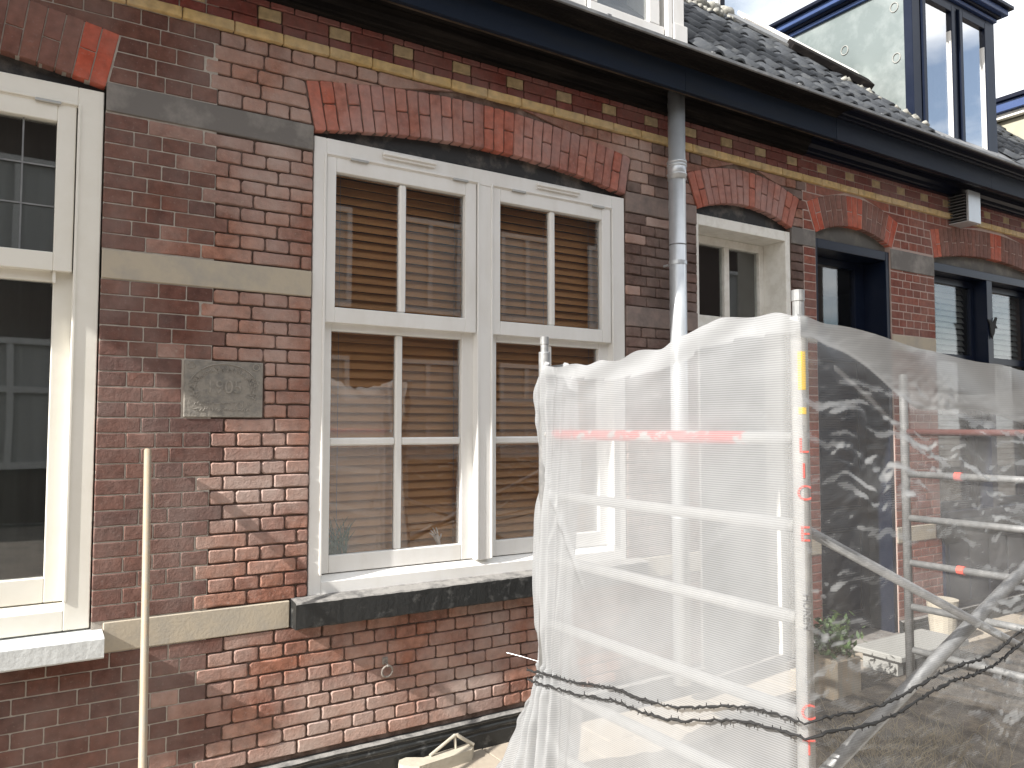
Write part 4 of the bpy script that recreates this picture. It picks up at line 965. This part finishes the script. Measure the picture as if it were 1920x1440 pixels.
def front_fn(u, v):
    x = 1.653+(4.5-1.653)*u; zt = lerp_tab(TOPX, x); z = v*zt; y = -2.078
    y += -.012*N3(x*1.6, z*1.9, 3)-.03*sin(pi*min(1, u*2))*.4
    y -= crink(x, z)
    if z < .75: y -= (.75-z)*.10*(.5+.5*sin(x*7))*min(1, u*12)
    y += .012*max(0, (v-.9)/.1)*sin(x*11+z*20)
    return Vector((x, y, max(z, .004)))
def front_dense(u, v, p):
    zt = lerp_tab(TOPX, p.x); hem = .06+.13*min(1, max(0, (p.x-1.72)/.5))+.015*sin(p.x*9)
    h = (.56+.12*N3(p.x*3, p.z*14, 3))*max(0, min(1, (p.z-zt+hem)/.005))+.2*math.exp(-((p.z-zt+hem-.008)/.007)**2)
    c = (hgt(p.x, p.z-.004)-hgt(p.x, p.z+.004))/.008; c = min(.62, max(0, c-.20)*5)*cmask(p.x, p.z)  # upward slopes of the crinkles made denser, their catch of light painted in
    l = .16*max(0, N3(p.x*2.5, p.z*2.5, 11)+.1)
    ln = abs(p.z-(zt-.10-(p.x-1.72)*.42)); d = .45*math.exp(-(ln/.009)**2) if 1.8 < p.x < 2.35 else 0
    return h+c+l+d
NF = sheet('debris_net', 560, 400, front_fn, 'net_front', 'thin crinkled netting over the street side of the scaffold tower, right of the lettered pole', 'netting', lambda u, v, p: p.z, front_dense)
def end_fn(u, v):
    y = -2.05+1.37*u; x = 4.50+.02*N3(y*2, v*3, 6)+.006*N3(y*9, v*17, 7); return Vector((x, y, max(.004, v*(1.84+.02*sin(y*7)))))
sheet('debris_net', 60, 80, end_fn, 'net_front', 'far end netting of the scaffold tower, seen through the crinkled street side', 'netting', lambda u, v, p: p.z, lambda u, v, p: -.10+(.2 if v > .93 else 0)+.10*N3(p.y*4, p.z*5, 3))
# black cords tied round the net
def cord(lab, dz, seed):
    rn = random.Random(seed); C = []
    for i in range(90):
        t = i/89; y = -.66-1.42*t; z = lerp_tab([(-2.09, .781), (-1.31, .646), (-.66, .566)], y)+dz+.004*rn.uniform(-1, 1)+.006*sin(t*17)
        C.append((1.635-.012*sin(pi*t)+rn.uniform(-.002, .002), y, z))
    for i in range(1, 170):
        t = i/170; x = 1.66+2.8*t; z = .783+dz+.075*min(1, (x-1.66)/1.25)+.012*sin(x*9)+.004*rn.uniform(-1, 1)+(max(0, x-2.9)*.03)
        C.append((x, -2.105-.03*sin(t*9)-.0*rn.random(), z))
    mb = MB(); mb.tube(C, .0045, 6, rr=[rn.uniform(.0028, .0062) for _ in C])
    for q in range(0, len(C), 2): 
        p = Vector(C[q]); mb.tube([p, p+Vector((rn.uniform(-.004, 0), rn.uniform(-.004, .004), rn.choice((-1, 1))*rn.uniform(.006, .014)))], .002, 4)
    tag(mb.build('elastic_cord', M['black']), lab, 'cord', 'cords tied round the netting')
cord('upper black frayed cord tied round the netted scaffold', .012, 3); cord('lower black frayed cord tied round the netted scaffold', -.032, 5)
tag(MB().tube([(1.70, -.66, .60), (1.665, -.57, .607), (1.63, -.50, .612)], .0014, 6).build('tie_wire', M['zinc']), 'thin wire end poking from the net at the tied pole', 'wire')

# ------------------------------------------------------------------ small things
STICK = [(.063, -1.0, .0), (.102, -.70, .478), (.148, -.345, 1.043), (.1875, -.033, 1.533), (.1885, -.0315, 1.538)]
ST = tag(MB().tube(STICK, .0145, 14, rr=[.0135, .0135, .0138, .0142, .012]).build('wooden_stick', M['wood'], None, smooth=True), 'pale round wooden stick leaning against the brick pier', 'stick')
OB = thing('stone_offcut', 'cream offcut with a rounded end lying at the foot of the wall', 'offcut')
mb = MB(); prof = [(1.30, -.12), (1.36, -.17), (1.66, -.135), (1.70, -.085), (1.68, -.055), (1.42, -.09), (1.385, -.065), (1.35, -.045), (1.31, -.055), (1.29, -.09)]
mb.v = [(x, y, zz) for zz in (0, .055) for x, y in prof]; n_ = len(prof); mb.f = [tuple(range(n_))[::-1], tuple(range(n_, 2*n_))]+[(i, (i+1) % n_, n_+(i+1) % n_, n_+i) for i in range(n_)]; mb.r = [0]*len(mb.f); mb.m = [0]*len(mb.f)
mb.build('base', M['creamstone'], OB)
MB().tube([(1.45, -.10, .06), (1.60, -.07, .115), (1.62, -.07, .112)], .008, 8).tube([(1.60, -.07, .115), (1.60, -.08, .055)], .007, 8).tube([(1.61, -.07, .115), (1.69, -.10, .06)], .009, 8).build('bracket', M['creamstone'], OB)
# hand ornament and plant behind the panes
HA = tag(empty('plaster_hand', (1.60, .115, 1.045)), 'small pale hand ornament standing in the lower corner of the pane', 'ornament')
mb = MB(); mb.tube([(0, 0, -.045), (0, 0, -.012), (-.008, 0, .01), (-.016, 0, .024)], .012, 9, rr=[.010, .011, .016, .014])
for k_, (a, l) in enumerate(((-.95, .030), (-.72, .044), (-.5, .05), (-.28, .046))):
    b = Vector((-.016+(k_-1.5)*.008, 0, .022)); e_ = b+Vector((sin(a), -.1, cos(a)))*l; mb.tube([b, b.lerp(e_, .5)+Vector((.001, -.002, 0)), e_], .004, 7, rr=[.0045, .004, .0028])
mb.tube([(-.002, 0, .0), (.012, -.003, .016), (.014, -.004, .032)], .004, 7, rr=[.005, .0045, .003]); mb.build('hand', M['skin'], HA, smooth=True)
PT = thing('window_plant', 'dark spiky plant in a pot behind the lower left pane', 'plant')
mb = MB()
for i in range(34):
    a = R.uniform(0, 2*pi); l = R.uniform(.08, .2); x0_, s_ = 1.06+R.uniform(-.05, .05), R.uniform(.2, .7)
    mb.tube([(x0_, .118, 1.0), (x0_+cos(a)*l*s_*.4, .118+.006*sin(a), 1.0+l*.6), (x0_+cos(a)*l*s_, .118+.008*sin(a), 1.0+l)], .003, 4, rr=[.004, .003, .001])
mb.build('leaves', M['leaf'], PT); MB().tube([(1.06, .118, .95), (1.06, .118, 1.01)], .02, 12, rr=[.014, .019]).build('pot', M['ink_grey'], PT)
# bird cut-out on the navy mullion
BI = tag(MB().prism([(.0, 0)]*0 or [(-.001, 0), (0, .01), (.001, 0)], 0, .001).build('bird_silhouette', M['black']), 'black bird figure fixed to the middle post of the navy window', 'ornament')
bp = [(-.10, .10), (-.04, .09), (.0, .07), (.05, .13), (.085, .13), (.06, .08), (.05, .05), (.085, .02), (.04, .02), (.02, -.03), (-.02, -.09), (-.05, -.03), (-.06, .05)]
me = bpy.data.meshes.new('bird_silhouette'); nb = len(bp); me.from_pydata([(7.06+x*.9, -.0, 2.49+zz*.9) for x, zz in bp]+[(7.06+x*.9, .009, 2.49+zz*.9) for x, zz in bp], [], [tuple(range(nb)), tuple(range(nb, 2*nb))[::-1]]+[(i, nb+i, nb+(i+1) % nb, (i+1) % nb) for i in range(nb)]); me.materials.append(M['black']); BI.data = me
# planter, bucket, weeds and boards behind the front net
PB = thing('planter', 'wooden planter with a green bush beside the tower pole', 'planter')
mb = MB(); mb.box(3.88, 4.12, -.60, -.36, 0, .24, .008); mb.build('planter_box', M['wood'], PB)
mb = MB()
for i in range(420):
    c = Vector((4.0+R.gauss(0, .07), -.48+R.gauss(0, .06), .34+R.gauss(0, .06))); a = Vector((R.uniform(-1, 1), R.uniform(-1, 1), R.uniform(-.3, 1))).normalized()*.028; b = a.cross(Vector((R.random(), R.random(), R.random()))).normalized()*.012
    mb.add([c-a, c+b, c+a, c-b], [(0, 1, 2, 3)])
mb.build('foliage', M['leaf'], PB)
BK = thing('terracotta_bucket', 'tan bucket standing by the navy window wall', 'bucket'); MB().tube([(5.75, -.2, .01), (5.75, -.2, .30), (5.75, -.2, .32)], .1, 18, rr=[.085, .11, .115]).build('body', M['creamstone'], BK)
tag(MB().box(4.62, 5.45, -.55, -.20, .10, .14, .006).box(4.66, 4.72, -.5, -.25, 0, .10).box(5.35, 5.41, -.5, -.25, 0, .10).build('low_bench', M['stone_pale']), 'low pale bench in front of the navy door', 'bench')
mb = MB()
for i in range(500):
    x, y = 3.3+R.gauss(0, .28), -1.35+R.gauss(0, .22); l = R.uniform(.05, .2); a = R.uniform(0, 6.3); mb.tube([(x, y, 0), (x+cos(a)*l*.3, y+sin(a)*l*.3, l*.7), (x+cos(a)*l*.7, y+sin(a)*l*.7, l)], .0015, 3, rr=[.002, .0015, .0006], cap=False)
tag(mb.build('dry_grass', M['straw']), 'dry grass and weeds on the ground inside the scaffold', 'grass', kind='stuff')
tag(MB().add([(x, y, .012+.03*N3(x*2, y*3, 1)+.02) for y in [-2.0+.1*j for j in range(15)] for x in [2.5+.1*i for i in range(25)]], [(j*25+i, j*25+i+1, (j+1)*25+i+1, (j+1)*25+i) for j in range(14) for i in range(24)]).build('earth_heap', M['earth'], None, smooth=True), kind='stuff', label='brown earth spread on the paving inside the scaffold')
